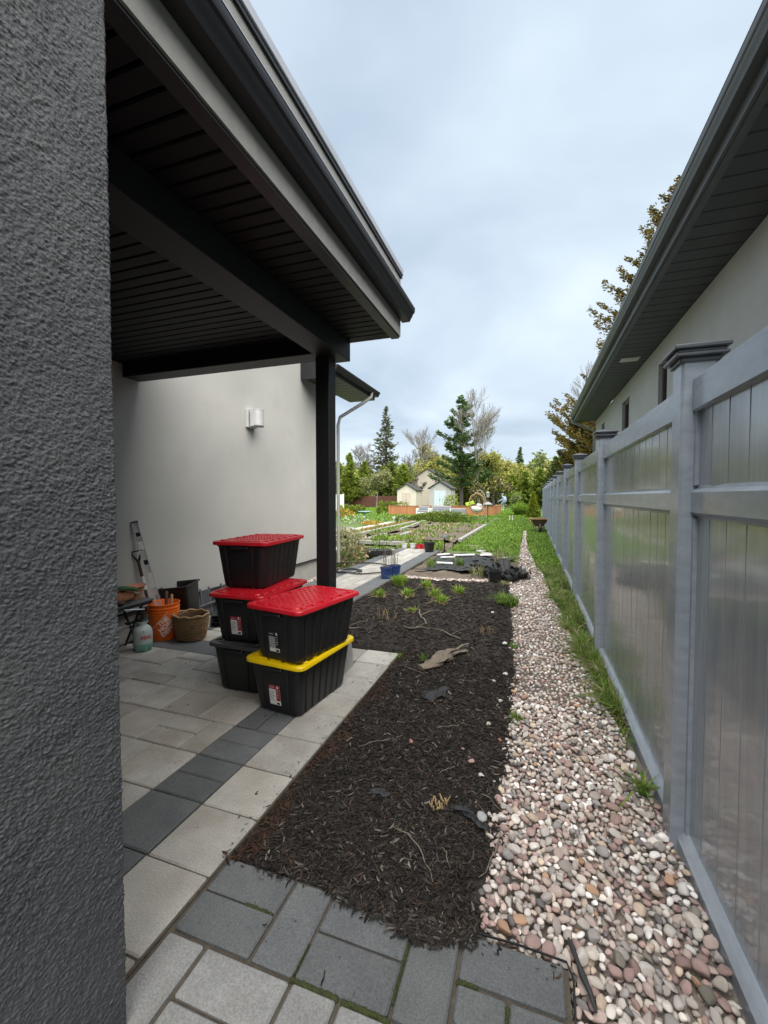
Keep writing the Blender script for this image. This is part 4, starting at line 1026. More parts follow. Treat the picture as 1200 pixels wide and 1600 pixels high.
# bark piece
def rough_lump(name, pts, mat, seed, flat=.45, jag=.25, n=10):
    m = MB(); r = random.Random(seed); P_ = [Vector(p[:3]) for p in pts]; base = 0
    for i, p in enumerate(P_):
        t = (P_[min(i+1, len(P_)-1)]-P_[max(i-1, 0)]).normalized(); s = t.cross(Vector((0,0,1))).normalized()
        for k in range(n):
            a = 2*math.pi*k/n; q = pts[i][3]*r.uniform(1-jag, 1+jag)
            m.v.append(tuple(p + s*math.cos(a)*q + Vector((0,0,1))*math.sin(a)*q*flat))
    for i in range(len(P_)-1):
        for k in range(n): m.f.append((i*n+k, i*n+(k+1) % n, (i+1)*n+(k+1) % n, (i+1)*n+k))
    m.f += [tuple(reversed(range(n))), tuple((len(P_)-1)*n+k for k in range(n))]
    return m.build(name, mat)
bp = []
for t in np.linspace(0, 1, 12):
    x_ = -.86+.28*t; y_ = 3.39+.56*t; bp.append((x_+.03*math.sin(t*7), y_, MH(x_, y_)+.035+.012*math.sin(t*5), .015+.062*math.sin(math.pi*min(1, .12+t*.85))))
o = rough_lump('bark_piece', bp, T['driftwood'], 5, .40, .35, 12); tag(o, 'ragged weathered slab of bark lying across the mulch', 'bark')
for k in range(3):
    t0 = R.uniform(.1, .9); x_ = -.86+.28*t0; y_ = 3.39+.56*t0
    oo = rough_lump('splinter', [(x_-.03+k*.02, y_-.05, MH(x_, y_)+.055, .010), (x_+.02, y_+.03, MH(x_, y_)+.075, .016), (x_+.06, y_+.12, MH(x_, y_)+.065, .006)], T['driftwood'], 50+k); oo.parent = o
# torn scraps of black fabric
def scrap(pts, label, seed, amp=.012):
    r = random.Random(seed)
    for _ in range(2):
        q = []
        for a_, b_ in zip(pts, pts[1:]+pts[:1]):
            L0 = math.dist(a_, b_)*.22; q += [a_, ((a_[0]+b_[0])/2+r.uniform(-L0, L0), (a_[1]+b_[1])/2+r.uniform(-L0, L0))]
        pts = q
    c = Vector((sum(p[0] for p in pts)/len(pts), sum(p[1] for p in pts)/len(pts), 0)); m = MB(); rings = 5
    for i in range(rings+1):
        f_ = i/rings
        for p in pts:
            x_, y_ = c.x+(p[0]-c.x)*f_, c.y+(p[1]-c.y)*f_; m.v.append((x_, y_, MH(x_, y_)+.010+amp*abs(math.sin(f_*4+x_*40+seed))+r.uniform(0, .004)))
    n = len(pts)
    for i in range(rings):
        for k in range(n): m.f.append((i*n+k, i*n+(k+1) % n, (i+1)*n+(k+1) % n, (i+1)*n+k))
    o = m.build('fabric_scrap', T['fabric'], smooth=50); so = o.modifiers.new('thick', 'SOLIDIFY'); so.thickness = .002
    return tag(o, label, 'fabric scrap', 'torn fabric scraps on the mulch')
scrap([(-.73,2.97),(-.69,2.93),(-.655,2.90),(-.64,2.96),(-.58,3.02),(-.565,3.13),(-.59,3.17),(-.64,3.16),(-.67,3.08),(-.72,3.04)], 'flat dark scrap of fabric lying just below the bark slab', 3)
scrap([(-.335,1.93),(-.32,1.90),(-.29,1.905),(-.27,1.875),(-.24,1.88),(-.20,1.845),(-.155,1.85),(-.16,1.875),(-.20,1.885),(-.215,1.91),(-.26,1.915),(-.27,1.945),(-.31,1.95)], 'crumpled black fabric scrap beside the cut grass stub near the pebbles', 5, .02)
scrap([(-.76,1.965),(-.72,1.95),(-.65,1.955),(-.645,1.975),(-.70,1.99),(-.75,1.985)], 'small sunken black fabric scrap in the near mulch', 7, .006)
# sticks
sticks = [((-.563,1.742),(-.337,1.53),.0042,.03,'long pale bent twig in the near mulch'), ((-.333,1.678),(-.285,1.60),.0032,.005,'short pale twig right of the long bent twig'), ((-.119,1.904),(-.171,1.602),.0042,.02,'thin curved twig along the edge of the pebbles'),
          ((-1.393,5.205),(-1.117,4.647),.016,.01,'short weathered stake lying in the far mulch'), ((-1.341,4.519),(-1.0,4.50),.010,-.05,'grey forked branch lying across the mulch'), ((-1.0,4.50),(-.669,4.30),.009,.03,'grey branch beside the forked one, pointing at the pebbles'),
          ((-1.998,4.171),(-1.785,4.292),.012,.01,'dark broken stick behind the tote stack at the patio edge'), ((-.93,2.23),(-.72,2.42),.0034,.01,'slim brown twig left of the reddish stone'), 
          ((-.22,2.08),(-.12,2.02),.0028,.01,'small twig by the grey stone at the pebble edge'), ((-.55,2.58),(-.40,2.72),.004,.02,'grey twig in the middle of the mulch'),
          ((-.80,3.30),(-1.05,3.42),.004,.02,'thin pale twig left of the bark slab'), ((-.45,2.18),(-.36,2.30),.003,.01,'wispy straw twig beyond the cut grass stub')]
for (p, q, r_, bend, lab) in sticks:
    r_ *= .72
    pts = []
    for t in np.linspace(0, 1, 9):
        x_ = p[0]+(q[0]-p[0])*t + bend*math.sin(t*math.pi)*.8; y_ = p[1]+(q[1]-p[1])*t + bend*math.sin(t*math.pi)*.5; pts.append((x_+R.uniform(-1, 1)*r_*2.2, y_+R.uniform(-1, 1)*r_*2.2, MH(x_, y_)+.016+r_+.008*math.sin(t*6)))
    m = MB().tube(pts, [r_*(1-.5*abs(2*t-1)**2)*R.uniform(.8, 1.15) for t in np.linspace(0, 1, 9)], 6)
    if r_ > .0055: m.tube([pts[4], (pts[4][0]+.10, pts[4][1]+.14, pts[4][2]+.03), (pts[4][0]+.16, pts[4][1]+.16, pts[4][2]+.03)], [r_*.6, r_*.4, r_*.2], 5)
    tag(m.build('twig', T['twig'], smooth=60), lab, 'twig', 'twigs on the mulch')
# cut-back ornamental grass stubs
def stub(x_, y_, n, h, rad, seed, label):
    r = np.random.default_rng(seed); m = MB()
    for k in range(n):
        a, q = r.uniform(0, 6.28), rad*math.sqrt(r.random()); bx, by = x_+q*math.cos(a), y_+q*math.sin(a); hh = h*r.uniform(.4, 1.1); lx, ly = r.normal(0, .25, 2)*hh
        m.tube([(bx, by, MH(bx, by)-.005), (bx+lx*.5, by+ly*.5, MH(bx, by)+hh*.6), (bx+lx, by+ly, MH(bx, by)+hh)], [.0026, .0023, .0018] if h > .06 else [.004, .0036, .003], 5)
    return tag(m.build('grass_stub', T['straw'], smooth=60), label, 'grass stub', 'cut-back grass stubs in the mulch')
stub(-.40, 1.96, 24, .038, .045, 1, 'golden cut-back grass stub in the near mulch')
stub(-.45, 4.55, 14, .09, .07, 4, 'dry stalk stub in the far mulch before the pebbles')
stub(-1.62, 4.75, 12, .16, .14, 5, 'upright dry stalks behind the tote stack')
# green clumps
def clump(name, x_, y_, n, h, w, lean, pal, seed, label, rad=.05, group='green clumps in the mulch', z=None, straw=0):
    r = np.random.default_rng(seed); a = r.uniform(0, 6.28, n); q = rad*np.sqrt(r.random(n)); b = np.stack([x_+q*np.cos(a), y_+q*np.sin(a), np.full(n, (MH(x_, y_) if z is None else z)-.005)], -1)
    P_ = [blades(r, b, h, w, lean, vary(r, pal, n))]
    if straw:
        a = r.uniform(0, 6.28, straw); q = rad*1.6*np.sqrt(r.random(straw)); b2 = np.stack([x_+q*np.cos(a), y_+q*np.sin(a), np.full(straw, (MH(x_, y_) if z is None else z)-.005)], -1)
        P_.append(blades(r, b2, h*.6, w*.6, 1.0, vary(r, DRY, straw)))
    return tag(join_np(name, P_, T['leaf']), label, 'plant', group)
clump('green_clump', -2.06, 6.72, 600, .17, .008, .35, BRIGHT, 1, 'round bright grass clump beside the blue pots', .10)
for (x_, y_, lab) in ((-2.05, 5.70, 'broad pale-leaved clump nearest the path with straw around it'), (-1.66, 5.83, 'leafy clump right of the straw-ringed one'), (-1.55, 6.54, 'leafy clump farthest back in the mulch row'), (-1.29, 5.96, 'leafy clump left of the nearest pair in the far mulch'),
                      (-1.15, 5.70, 'leafy clump nearest the camera of the far-mulch pair'), (-1.02, 6.35, 'yellow-green leafy clump closest to the black nursery pot'), (-1.41, 5.20, 'thin green sprig beside the weathered stake')):
    clump('green_clump', x_, y_, 80 if 'sprig' not in lab else 26, .135 if 'sprig' not in lab else .08, .018, .45, BRIGHT, int(abs(x_*100)+y_*10), lab, .06, straw=70)
clump('green_clump', -.31, 5.92, 260, .16, .012, .8, GREEN, 21, 'loose grassy weed where mulch meets pebbles', .14)
clump('green_clump', -.08, 2.90, 70, .075, .006, .6, GREEN, 22, 'small grass weed growing among the pebbles', .035, z=-.03)
clump('green_clump', -.17, 4.3, 60, .06, .008, .8, GREEN, 27, 'tiny weed at the pebble edge beyond the grass weed', .05, z=-.03)
clump('green_clump', .545, 2.43, 34, .10, .013, .75, GREEN, 23, 'single spiky weed at the foot of the fence post', .012, z=-.06)
clump('green_clump', -1.16, 3.70, 60, .05, .012, .9, GREEN, 24, 'small weed at the far paver corner', .05)
clump('green_clump', -.88, 3.58, 30, .08, .006, .5, GREEN, 25, 'faint sprig left of the bark slab', .03)

# grass verge between pebbles and fence
r = np.random.default_rng(77); n = 26000
Yv = 2.75 + (10-2.75)*r.random(n)**1.1; Xl = gr(Yv)+.02+.04*np.sin(Yv*8); Xv = Xl + (.605-Xl)*r.random(n)
patch = np.sin(Xv*13+Yv*3.1)+np.sin(Yv*5.3-Xv*7)+r.normal(0, .5, n); k = (patch > -.15) & (Xv < .60); Xv, Yv = Xv[k], Yv[k]; n = len(Xv)
base = np.stack([Xv, Yv, np.full(n, -.095)], -1); dry = r.random(n) < .22; cc = vary(r, GREEN, n, .35); cc[dry] = vary(r, DRY, dry.sum())
gv1 = blades(r, base, .085+.04*r.random(n), .007+.0010*Yv, .9, cc)
n = 30000; Yl = 9.5 + 26*r.random(n)**1.35; Xr_ = np.where(Yl < 19.5, np.where(r.random(n) < .35, 1, 0), 0)
Xq = np.where(Xr_ == 1, gr(Yl)+.03+(.60-gr(Yl)-.03)*r.random(n), -2.2+(np.where(Yl < 19.5, gl(Yl)-.03, .6)+2.2)*r.random(n))
k = ~((Yl < 12.6) & (Xq < -.45 + (Yl-10.5)*-.15) & (Yl < 12.2)); Xq, Yl = Xq[k], Yl[k]; n = len(Xq)
cc = vary(r, [(.155,.27,.03),(.19,.31,.04),(.125,.225,.026),(.22,.32,.055)], n, .3)
gv2 = blades(r, np.stack([Xq, Yl, np.full(n, -.10)], -1), .07+.05*r.random(n), .010+.0014*Yl, .8, cc)
n = 16000; Xs = -22+19.5*r.random(n); Ys = 24+36*r.random(n); gv3 = blades(r, np.stack([Xs, Ys, np.full(n, -.10)], -1), .12, .07, .8, vary(r, [(.17,.30,.03),(.22,.36,.04),(.14,.26,.03)], n, .3))
n = 9000; Xs = -3.3+3.9*r.random(n); Ys = 33+17*r.random(n); gv4 = blades(r, np.stack([Xs, Ys, np.full(n, -.10)], -1), .14, .06, .8, vary(r, [(.17,.30,.03),(.22,.36,.04),(.14,.26,.03)], n, .3))
o = join_np('grass', [gv1, gv2, gv3, gv4], T['leaf']); tag(o, 'short spring grass on the verge and the lawn', 'grass', kind='stuff')

# pots by the path
def pot(name, x_, y_, r0, r1, h, mat, label, group=None, z=.001):
    t = empty(name, (x_, y_, z), label=label, cat='pot', group=group)
    MB().lathe([(0, .004), (r0, 0), (r1*.96, h*.86), (r1, h*.87), (r1*1.04, h*.88), (r1*1.05, h), (r1*.98, h), (r0*.9, .02), (0, .015)], 24).build('body', T[mat], t, smooth=40)
    MB().lathe([(0, h*.86), (r1*.94, h*.84)], 20).build('soil', T['mulch_ground'], t, smooth=60)
    return t
def stalks(t, n, h, rad, z, seed, mat='twig', w=.0028):
    r = np.random.default_rng(seed); m = MB()
    for k in range(n):
        a, q = r.uniform(0, 6.28), rad*math.sqrt(r.random()); hh = h*r.uniform(.5, 1.1); lx, ly = r.normal(0, .10, 2)*hh
        m.tube([(q*math.cos(a), q*math.sin(a), z), (q*math.cos(a)+lx*.4, q*math.sin(a)+ly*.4, z+hh*.5), (q*math.cos(a)+lx, q*math.sin(a)+ly, z+hh)], [w, w*.9, w*.6], 4)
    return m.build('stalks', T[mat], t)
def leaves(t, n, h, rad, z, seed, pal, size=.05, name='leaves'):
    r = np.random.default_rng(seed); c = np.stack([r.normal(0, rad*.55, n), r.normal(0, rad*.55, n), z+h*r.random(n)], -1); u = rand_dirs(r, n); u[:, 2] = np.abs(u[:, 2])*.6
    return join_np(name, [diamonds(c, u, perp(r, u), size*r.uniform(.6, 1.3, n), size*.5, vary(r, pal, n, .3))], T['leaf'], t)
t = pot('nursery_pot', -2.44, 7.15, .085, .105, .20, 'blue_pot', 'nearer blue nursery pot with dry stalks at the path edge', 'blue nursery pots'); stalks(t, 16, .40, .07, .15, 1)
t = pot('nursery_pot', -2.36, 7.42, .085, .105, .20, 'blue_pot', 'farther blue nursery pot with dry stalks behind its twin', 'blue nursery pots'); stalks(t, 16, .40, .07, .15, 2)
t = pot('planter_pot', -2.56, 11.02, .11, .15, .25, 'black_plastic', 'large black planter pot at the end of the charcoal path border', None, .001)
stalks(t, 5, .35, .08, .18, 5)
for i, (x_, y_) in enumerate(((-3.42, 11.62), (-3.18, 11.64))):
    t = pot('white_pot', x_, y_, .07, .085, .15, 'white_plastic', ('leftmost small white pot with herbs at the end of the path', 'small white pot next to the red pots at the path end')[i], 'small white pots', -.02); leaves(t, 70, .25, .12, .13, 30+i, BRIGHT)
for i in range(3):
    t = pot('red_pot', -2.98+i*.12, 11.55+.05*(i % 2), .06, .075, .14, 'red_pot', ('red pot beside the white pots at the path end', 'middle one of the three red pots', 'red pot half hidden behind the large black planter')[i], 'small red pots', -.02); leaves(t, 40, .18, .09, .12, 40+i, [(.3,.14,.08),(.12,.2,.05)])
tr = empty('plant_tray', (-3.62, 10.05, .001), .5, label='shallow black tray of tall seedlings on the path', cat='plant tray')
MB().cbox(-.32, .32, -.17, .17, 0, .13, .01).build('tray', T['black_plastic'], tr); leaves(tr, 260, .55, .28, .13, 50, GREEN+BRIGHT, .07); stalks(tr, 9, .85, .2, .1, 51, 'black_plastic', .004)
sq = empty('square_nursery_pot', (-.60, 7.47, -.035), .25, label='square black nursery pot at the corner of mulch and fabric', cat='pot')
m = MB(); m.v = [(x_*s_, y_*s_, z) for (s_, z) in ((.085, 0), (.105, .21), (.112, .212), (.112, .235), (.10, .235), (.08, .02)) for x_, y_ in ((-1,-1),(1,-1),(1,1),(-1,1))]
for li in range(5):
    for k in range(4): m.f.append((li*4+k, li*4+(k+1) % 4, li*4+4+(k+1) % 4, li*4+4+k))
m.f += [(3,2,1,0), (20,21,22,23)]; m.build('body', T['black_plastic'], sq); leaves(sq, 30, .1, .08, .0, 52, GREEN, .06)
clump('green_clump', -.42, 7.30, 60, .10, .008, .8, GREEN+DRY, 26, 'grassy weed in front of the square black pot', .12, z=-.03)
# hose
hp = []
for t in np.linspace(0, 1, 90):
    a = t*2*math.pi*2.6; rad = .16+.10*t if t < .62 else .22+ (t-.62)*1.9
    hp.append((-3.35+rad*math.cos(a)*1.35+(.0 if t < .62 else (t-.62)*.9), 7.55+rad*math.sin(a)*1.0+(.0 if t < .62 else (t-.62)*1.2), .018+.012*math.sin(a*3)**2))
tag(MB().tube(hp, .013, 8).build('garden_hose', T['rubber'], smooth=70), 'black garden hose looped on the path past the post', 'hose')
# crumpled landscape fabric
fx = smooth_noise(110, 110, (5, 18), 91); fy = smooth_noise(110, 110, (16, 5), 92); fz = smooth_noise(110, 110, 8, 93)
def fabric_sheet(name, corners, h, label, nx=100, seed=0):
    u = np.linspace(0, 1, nx); Ug, Vg = np.meshgrid(u, u, indexing='ij'); c = np.array(corners)
    P_ = (c[0][None,None]*((1-Ug)*(1-Vg))[..., None] + c[1]*(Ug*(1-Vg))[..., None] + c[2]*(Ug*Vg)[..., None] + c[3]*((1-Ug)*Vg)[..., None])
    q = np.arange(nx)+seed
    A, B_, C_ = fx[np.ix_(q % 110, np.arange(nx))], fy[np.ix_(q % 110, np.arange(nx))], fz[np.ix_(q % 110, np.arange(nx))]
    Z = -.03 + h*(np.abs(A)*.45+np.abs(B_)*.35+np.maximum(C_, 0)*.5)
    X = P_[..., 0] + .05*B_ + .06*np.sin(Vg*9); Y = P_[..., 1] + .07*A + .08*np.sin(Ug*7)
    i, j = np.meshgrid(np.arange(nx-1), np.arange(nx-1), indexing='ij'); a = (i*nx+j).ravel()
    return tag(mesh_obj(name, np_mesh(name, np.stack([X, Y, Z], -1).reshape(-1, 3), np.stack([a, a+nx, a+nx+1, a+1], -1), T['fabric'], True)), label, 'landscape fabric')
fabric_sheet('landscape_fabric', [(-2.1,8.25),(-.55,8.75),(-.45,10.6),(-2.15,10.9)], .038, 'wide crumpled sheet of black landscape fabric beyond the mulch')
fabric_sheet('landscape_fabric', [(-1.05,8.35),(-.35,7.55),(-.05,7.9),(-.75,8.9)], .115, 'bunched roll of black landscape fabric spilling onto the pebbles', 80, 30)
for i, (x_, y_, l_, w_, a, lab) in enumerate(((-1.75, 9.0, .34, .12, .25, 'short white board on the near left of the black fabric'), (-1.85, 9.9, .34, .13, .1, 'white board in the middle left of the black fabric'), (-1.55, 10.4, .5, .12, .15, 'long white board near the back of the black fabric'),
                                         (-2.05, 10.35, .3, .14, .5, 'white offcut at the back left corner of the fabric'), (-1.05, 10.55, .28, .10, .2, 'small white board at the back of the fabric'), (-.66, 10.2, .25, .10, -.1, 'white offcut close to the pebbles on the fabric'))):
    tag(MB().cbox(-l_/2, l_/2, -w_/2, w_/2, 0, .02, .003).build('white_board', T['white_plastic'], None, (x_, y_, .03), (R.uniform(-.06,.06), R.uniform(-.06,.06), a)), lab, 'board', 'white boards on the fabric')
clump('green_clump', -1.45, 9.0, 50, .22, .012, .6, GREEN, 61, 'green weed poking through the black fabric', .10, z=.0)
clump('green_clump', -2.0, 8.75, 50, .22, .012, .6, GREEN, 62, 'green weed at the near left corner of the black fabric', .10, z=.0)
clump('green_clump', -.62, 9.6, 80, .42, .010, .7, GREEN+DRY, 63, 'tall dry weed standing on the right of the fabric', .16, z=.0)
clump('green_clump', -.95, 8.1, 60, .22, .008, .8, DRY+GREEN, 64, 'dry tuft in front of the bunched fabric', .12, z=-.03)
# plastic edging and a strip of fabric at the walkway corner
tag(MB().tube([(.128, .6, -.012), (.128, 1.2, -.008), (.134, 1.36, -.006), (.118, 1.405, -.006), (-.02, 1.41, -.006), (-.22, 1.405, -.010)], .0035, 6).build('paver_edging', T['black_plastic'], smooth=60), 'thin black plastic edging round the walkway corner', 'edging')
o = MB().tube([(.128,1.475,.004),(.137,1.44,.010),(.150,1.40,.008),(.158,1.365,.012),(.176,1.33,.002),(.188,1.295,-.012)], [.004,.009,.007,.011,.008,.004], 7).build('fabric_strip', T['fabric'], smooth=40)
tag(o, 'short black strip sticking out of the pebbles at the walkway corner', 'fabric strip')

# ------------------------------------------------------------------ back garden
T['blue_door'] = material('blue_door', (.50,.58,.62), (.46,.54,.58), 4, .6)
T['shed_cream'] = material('shed_cream', (.60,.56,.47), (.54,.50,.42), 3, .8)
T['shed_grey'] = material('shed_grey', (.42,.41,.40), (.37,.36,.35), 3, .8)
T['shed_door'] = material('shed_door', (.52,.45,.38), (.48,.41,.35), 3, .8)
T['garage_wall'] = material('garage_wall', (.55,.50,.42), (.50,.45,.38), 1.5, .9)
T['brown_fence'] = material('brown_fence', (.13,.055,.035), (.10,.04,.028), 3, .9)
T['cushion'] = material('cushion', (.26,.27,.29), (.21,.22,.24), 8, .95)
T['cushion_light'] = material('cushion_light', (.60,.58,.56), (.5,.49,.47), 8, .95)
T['rattan'] = material('rattan', (.34,.22,.12), (.26,.165,.09), 20, .8)
T['birdbath'] = material('birdbath', (.30,.42,.46), (.25,.36,.40), 9, .5)
T['stone'] = material('stone', (.42,.41,.38), (.33,.32,.30), 8, .95, .5, 30)
T['steel_blue'] = material('steel_blue', (.28,.33,.42), (.22,.27,.35), 8, .5)
T['lime'] = material('lime', (.42,.62,.04), None, rough=.5)
T['barrow_brown'] = material('barrow_brown', (.09,.045,.025), (.14,.075,.04), 9, .8)
T['light_path'] = material('light_path', (.46,.44,.41), (.40,.38,.35), 3, .95)

def leafy(name, x_, y_, z_, rx, ry, rz, n, size, pal, seed, label=None, cat='shrub', group=None, parent=None, surf=.6, shape='ball', upward=0.0, amp=.28):
    r = np.random.default_rng(seed); d = rand_dirs(r, n); q = surf + (1-surf)*r.random(n)**.6
    q = q*(.82+.30*r.random(n))
    # uneven outline: lobes
    lob_ = sum(np.maximum(0, d @ v)**6 for v in rand_dirs(r, 9))*.22
    q = q*(.88+lob_)
    c = d*q[:, None]
    if shape == 'cone':
        t = r.random(n)**.75; a = r.uniform(0, 6.283, n); rad = (1-t)**.85*(.65+.4*r.random(n)**.5); c = np.stack([rad*np.cos(a), rad*np.sin(a), t*2-1], -1); d = np.stack([np.cos(a), np.sin(a), np.full(n, .5)], -1)
    c = c*np.array([rx, ry, rz]) + np.array([x_, y_, z_])
    u = d + rand_dirs(r, n)*.9; u[:, 2] += upward; u /= np.linalg.norm(u, axis=1, keepdims=True)
    P_ = diamonds(c, u, perp(r, u), size*r.uniform(.5, 1.4, n), size*.55*r.uniform(.6, 1.3, n), vary(r, pal, n, amp))
    if label is None: return join_np(name, [P_], T['leaf'], parent)
    t = empty(name, (x_, y_, -.1), label=label, cat=cat, group=group)
    o = join_np('foliage', [(P_[0]-np.array([x_, y_, -.1]), P_[1], P_[2])], T['leaf'], t)
    return t

# raised beds with timber edging, each timber a part
def timber(parent, p, q, w=.13, h=.16, z=-.06, mat='wood_weathered'):
    p, q = Vector((*p, 0)), Vector((*q, 0)); d = q-p; L0 = d.length
    return MB().cbox(0, L0, -w/2, w/2, 0, h, .012).build('timber', T[mat], parent, (p.x, p.y, z), (0, 0, math.atan2(d.y, d.x)))
def bed(name, x0, x1, y0, y1, label, edges, seed, weeds=500, pal=GREEN+DRY, zs=.02, mat='soil', h=.16):
    t = empty(name, ((x0+x1)/2, (y0+y1)/2, 0), label=label, cat='garden bed', group='raised garden beds')
    hn = smooth_noise(40, 60, 3, seed)
    o = mesh_obj('soil', grid_mesh('soil', x0, x1, y0, y1, 40, 60, lambda X, Y: zs+.03*hn, T[mat])); o.parent = t; o.matrix_parent_inverse = Matrix.Translation((-(x0+x1)/2, -(y0+y1)/2, 0))
    for (p, q) in edges:
        o = timber(None, p, q, h=h); o.parent = t; o.matrix_parent_inverse = Matrix.Translation((-(x0+x1)/2, -(y0+y1)/2, 0))
    r = np.random.default_rng(seed); b = np.stack([r.uniform(x0+.1, x1-.1, weeds), r.uniform(y0+.1, y1-.1, weeds), np.full(weeds, zs)], -1)
    cl = np.sin(b[:, 0]*3.1+seed)+np.sin(b[:, 1]*2.3); b = b[cl > -.6]; n = len(b)
    u = rand_dirs(r, n); u[:, 2] = np.abs(u[:, 2])+.3; u /= np.linalg.norm(u, axis=1, keepdims=True)
    o = join_np('weeds', [diamonds(b+u*.06, u, perp(r, u), .16*r.uniform(.5, 1.3, n), .07, vary(r, pal, n, .35))], T['leaf']); o.parent = t; o.matrix_parent_inverse = Matrix.Translation((-(x0+x1)/2, -(y0+y1)/2, 0)); o['kind'] = 'stuff'
    return t
bed('raised_bed', -5.15, -2.33, 13.6, 22.7, 'wide bare garden bed edged with pale timber beside the lawn', [((-2.27,14.2),(-2.26,22.3)), ((-5.15,22.75),(-3.2,22.8)), ((-4.7,16.7),(-4.57,14.5))], 1, 1500, h=.11)
bed('raised_bed', -6.08, -5.35, 15.2, 25.0, 'narrow planted bed with weathered edging left of the wide bed', [((-6.15,15.1),(-6.2,23.2)), ((-5.33,17.6),(-6.0,25.8))], 2, 800, BRIGHT+GREEN)
bed('raised_bed', -5.25, -3.75, 12.75, 14.4, 'low front bed with dark timber edge behind the path', [((-5.35,12.67),(-3.7,12.66)), ((-5.3,12.8),(-5.29,15.5))], 3, 500, BRIGHT+GREEN, h=.12)
bed('raised_bed', -7.0, -6.3, 14.5, 24, 'long bed with orange flowers beside the concrete garden path', [], 4, 900, [(.5,.17,.03),(.16,.26,.05),(.35,.2,.08),(.2,.28,.08)])
bed('raised_bed', -3.7, -2.3, 11.5, 13.5, 'weedy patch behind the red pots and black planter', [], 5, 800, BRIGHT+GREEN, zs=-.04)
gpth = MB().add([(-8.0,17.0,-.07),(-7.05,17.0,-.07),(-7.4,26.5,-.07),(-9.8,31.5,-.07),(-10.2,31.0,-.07),(-8.3,26.0,-.07)], [(0,1,2,3,4,5)]).build('concrete_path', T['light_path']); tag(gpth, kind='structure')
for i, (x_, y_, s_, lab) in enumerate(((-7.5, 17.0, .34, 'large pale square stone beside the end of the concrete path'), (-6.2, 14.4, .30, 'pale square stone at the corner of the narrow bed'), (-8.2, 26.6, .4, 'grey rock at the bend of the concrete path'), (-7.6, 27.4, .35, 'second grey rock near the bend of the path'))):
    o = bpy.data.objects.new('boulder', pm[i]); o.location = (x_, y_, s_*.30-.08); o.scale = (s_*.8, s_*.65, s_*.42); o.rotation_euler = (0, 0, i); o.color = (.34,.33,.30,1); link(o); tag(o, lab, 'rock', 'rocks by the garden path')
for i, (x_, y_) in enumerate(((-1.75, 13.4), (-1.55, 12.8), (-1.35, 12.2), (-1.15, 11.65))):
    tag(MB().lathe([(0, -.09), (.17, -.10), (.18, -.075), (.165, -.07), (0, -.068)], 9, sx=1.2, sy=.8).build('stepping_stone', T['stone'], None, (x_, y_, .01), (0, 0, i*.7)), ('farthest of the four stepping stones in the lawn', 'second farthest of the four stepping stones', 'second nearest of the four stepping stones', 'stepping stone nearest the black fabric')[i], 'stepping stone', 'stepping stones in the lawn')
# flowers, shrubs, edging plants
leafy('flower_clump', -8.2, 21.6, .04, .55, .5, .16, 330, .10, [(.66,.25,.03),(.62,.30,.05),(.2,.25,.04),(.2,.27,.06)], 11, 'low clump of orange flowers by the concrete path', 'flowers', 'flower clumps')
leafy('flower_clump', -13.5, 29.5, .2, .8, .6, .38, 500, .16, [(.66,.34,.05),(.6,.26,.04),(.3,.3,.06),(.25,.3,.06)], 12, 'large yellow-orange shrub by the white fence panel', 'flowers', 'flower clumps')
leafy('flower_clump', -9.6, 22.8, .1, .9, .5, .25, 350, .12, [(.75,.75,.68),(.15,.25,.06),(.2,.3,.08)], 13, 'clump of white flowers left of the orange flowers', 'flowers', 'flower clumps')
leafy('perennial_clump', -4.15, 9.0, .02, .50, .75, .20, 1300, .09, [(.16,.22,.06),(.32,.2,.12),(.12,.2,.05),(.4,.3,.2)], 14, 'rust and green perennial mound beside the path past the house', 'plant', 'perennials left of the path')
leafy('perennial_clump', -4.25, 10.0, .02, .5, .5, .18, 700, .09, [(.4,.24,.14),(.3,.2,.12),(.2,.2,.08)], 15, 'russet perennial mound just before the seedling tray', 'plant', 'perennials left of the path')
leafy('perennial_clump', -5.9, 12.6, .10, .8, .7, .3, 1100, .11, [(.36,.30,.2),(.24,.22,.1),(.45,.38,.28),(.2,.24,.08)], 16, 'tan twiggy shrub left of the front bed', 'plant', 'perennials left of the path')
leafy('perennial_clump', -7.2, 14.9, .08, .8, .7, .26, 900, .12, [(.4,.36,.28),(.3,.3,.15),(.5,.46,.4)], 17, 'pale dry perennial near the square stones', 'plant', 'perennials left of the path')
leafy('perennial_clump', -4.6, 8.2, .03, .35, .35, .2, 500, .08, [(.10,.18,.05),(.3,.2,.12)], 18, 'green perennial at the house corner by the hose', 'plant', 'perennials left of the path')
leafy('boxwood_hedge', -5.15, 24.4, .20, 1.75, .30, .36, 6500, .09, [(.16,.24,.03),(.24,.31,.045),(.12,.18,.025)], 19, 'low clipped boxwood hedge in front of the garden sofa', 'hedge', surf=.75)
leafy('boxwood_hedge', -7.3, 24.3, .12, .45, .30, .24, 900, .09, [(.10,.16,.025),(.2,.24,.04)], 20, 'short end of boxwood hedge left of the long one', 'hedge', surf=.75)
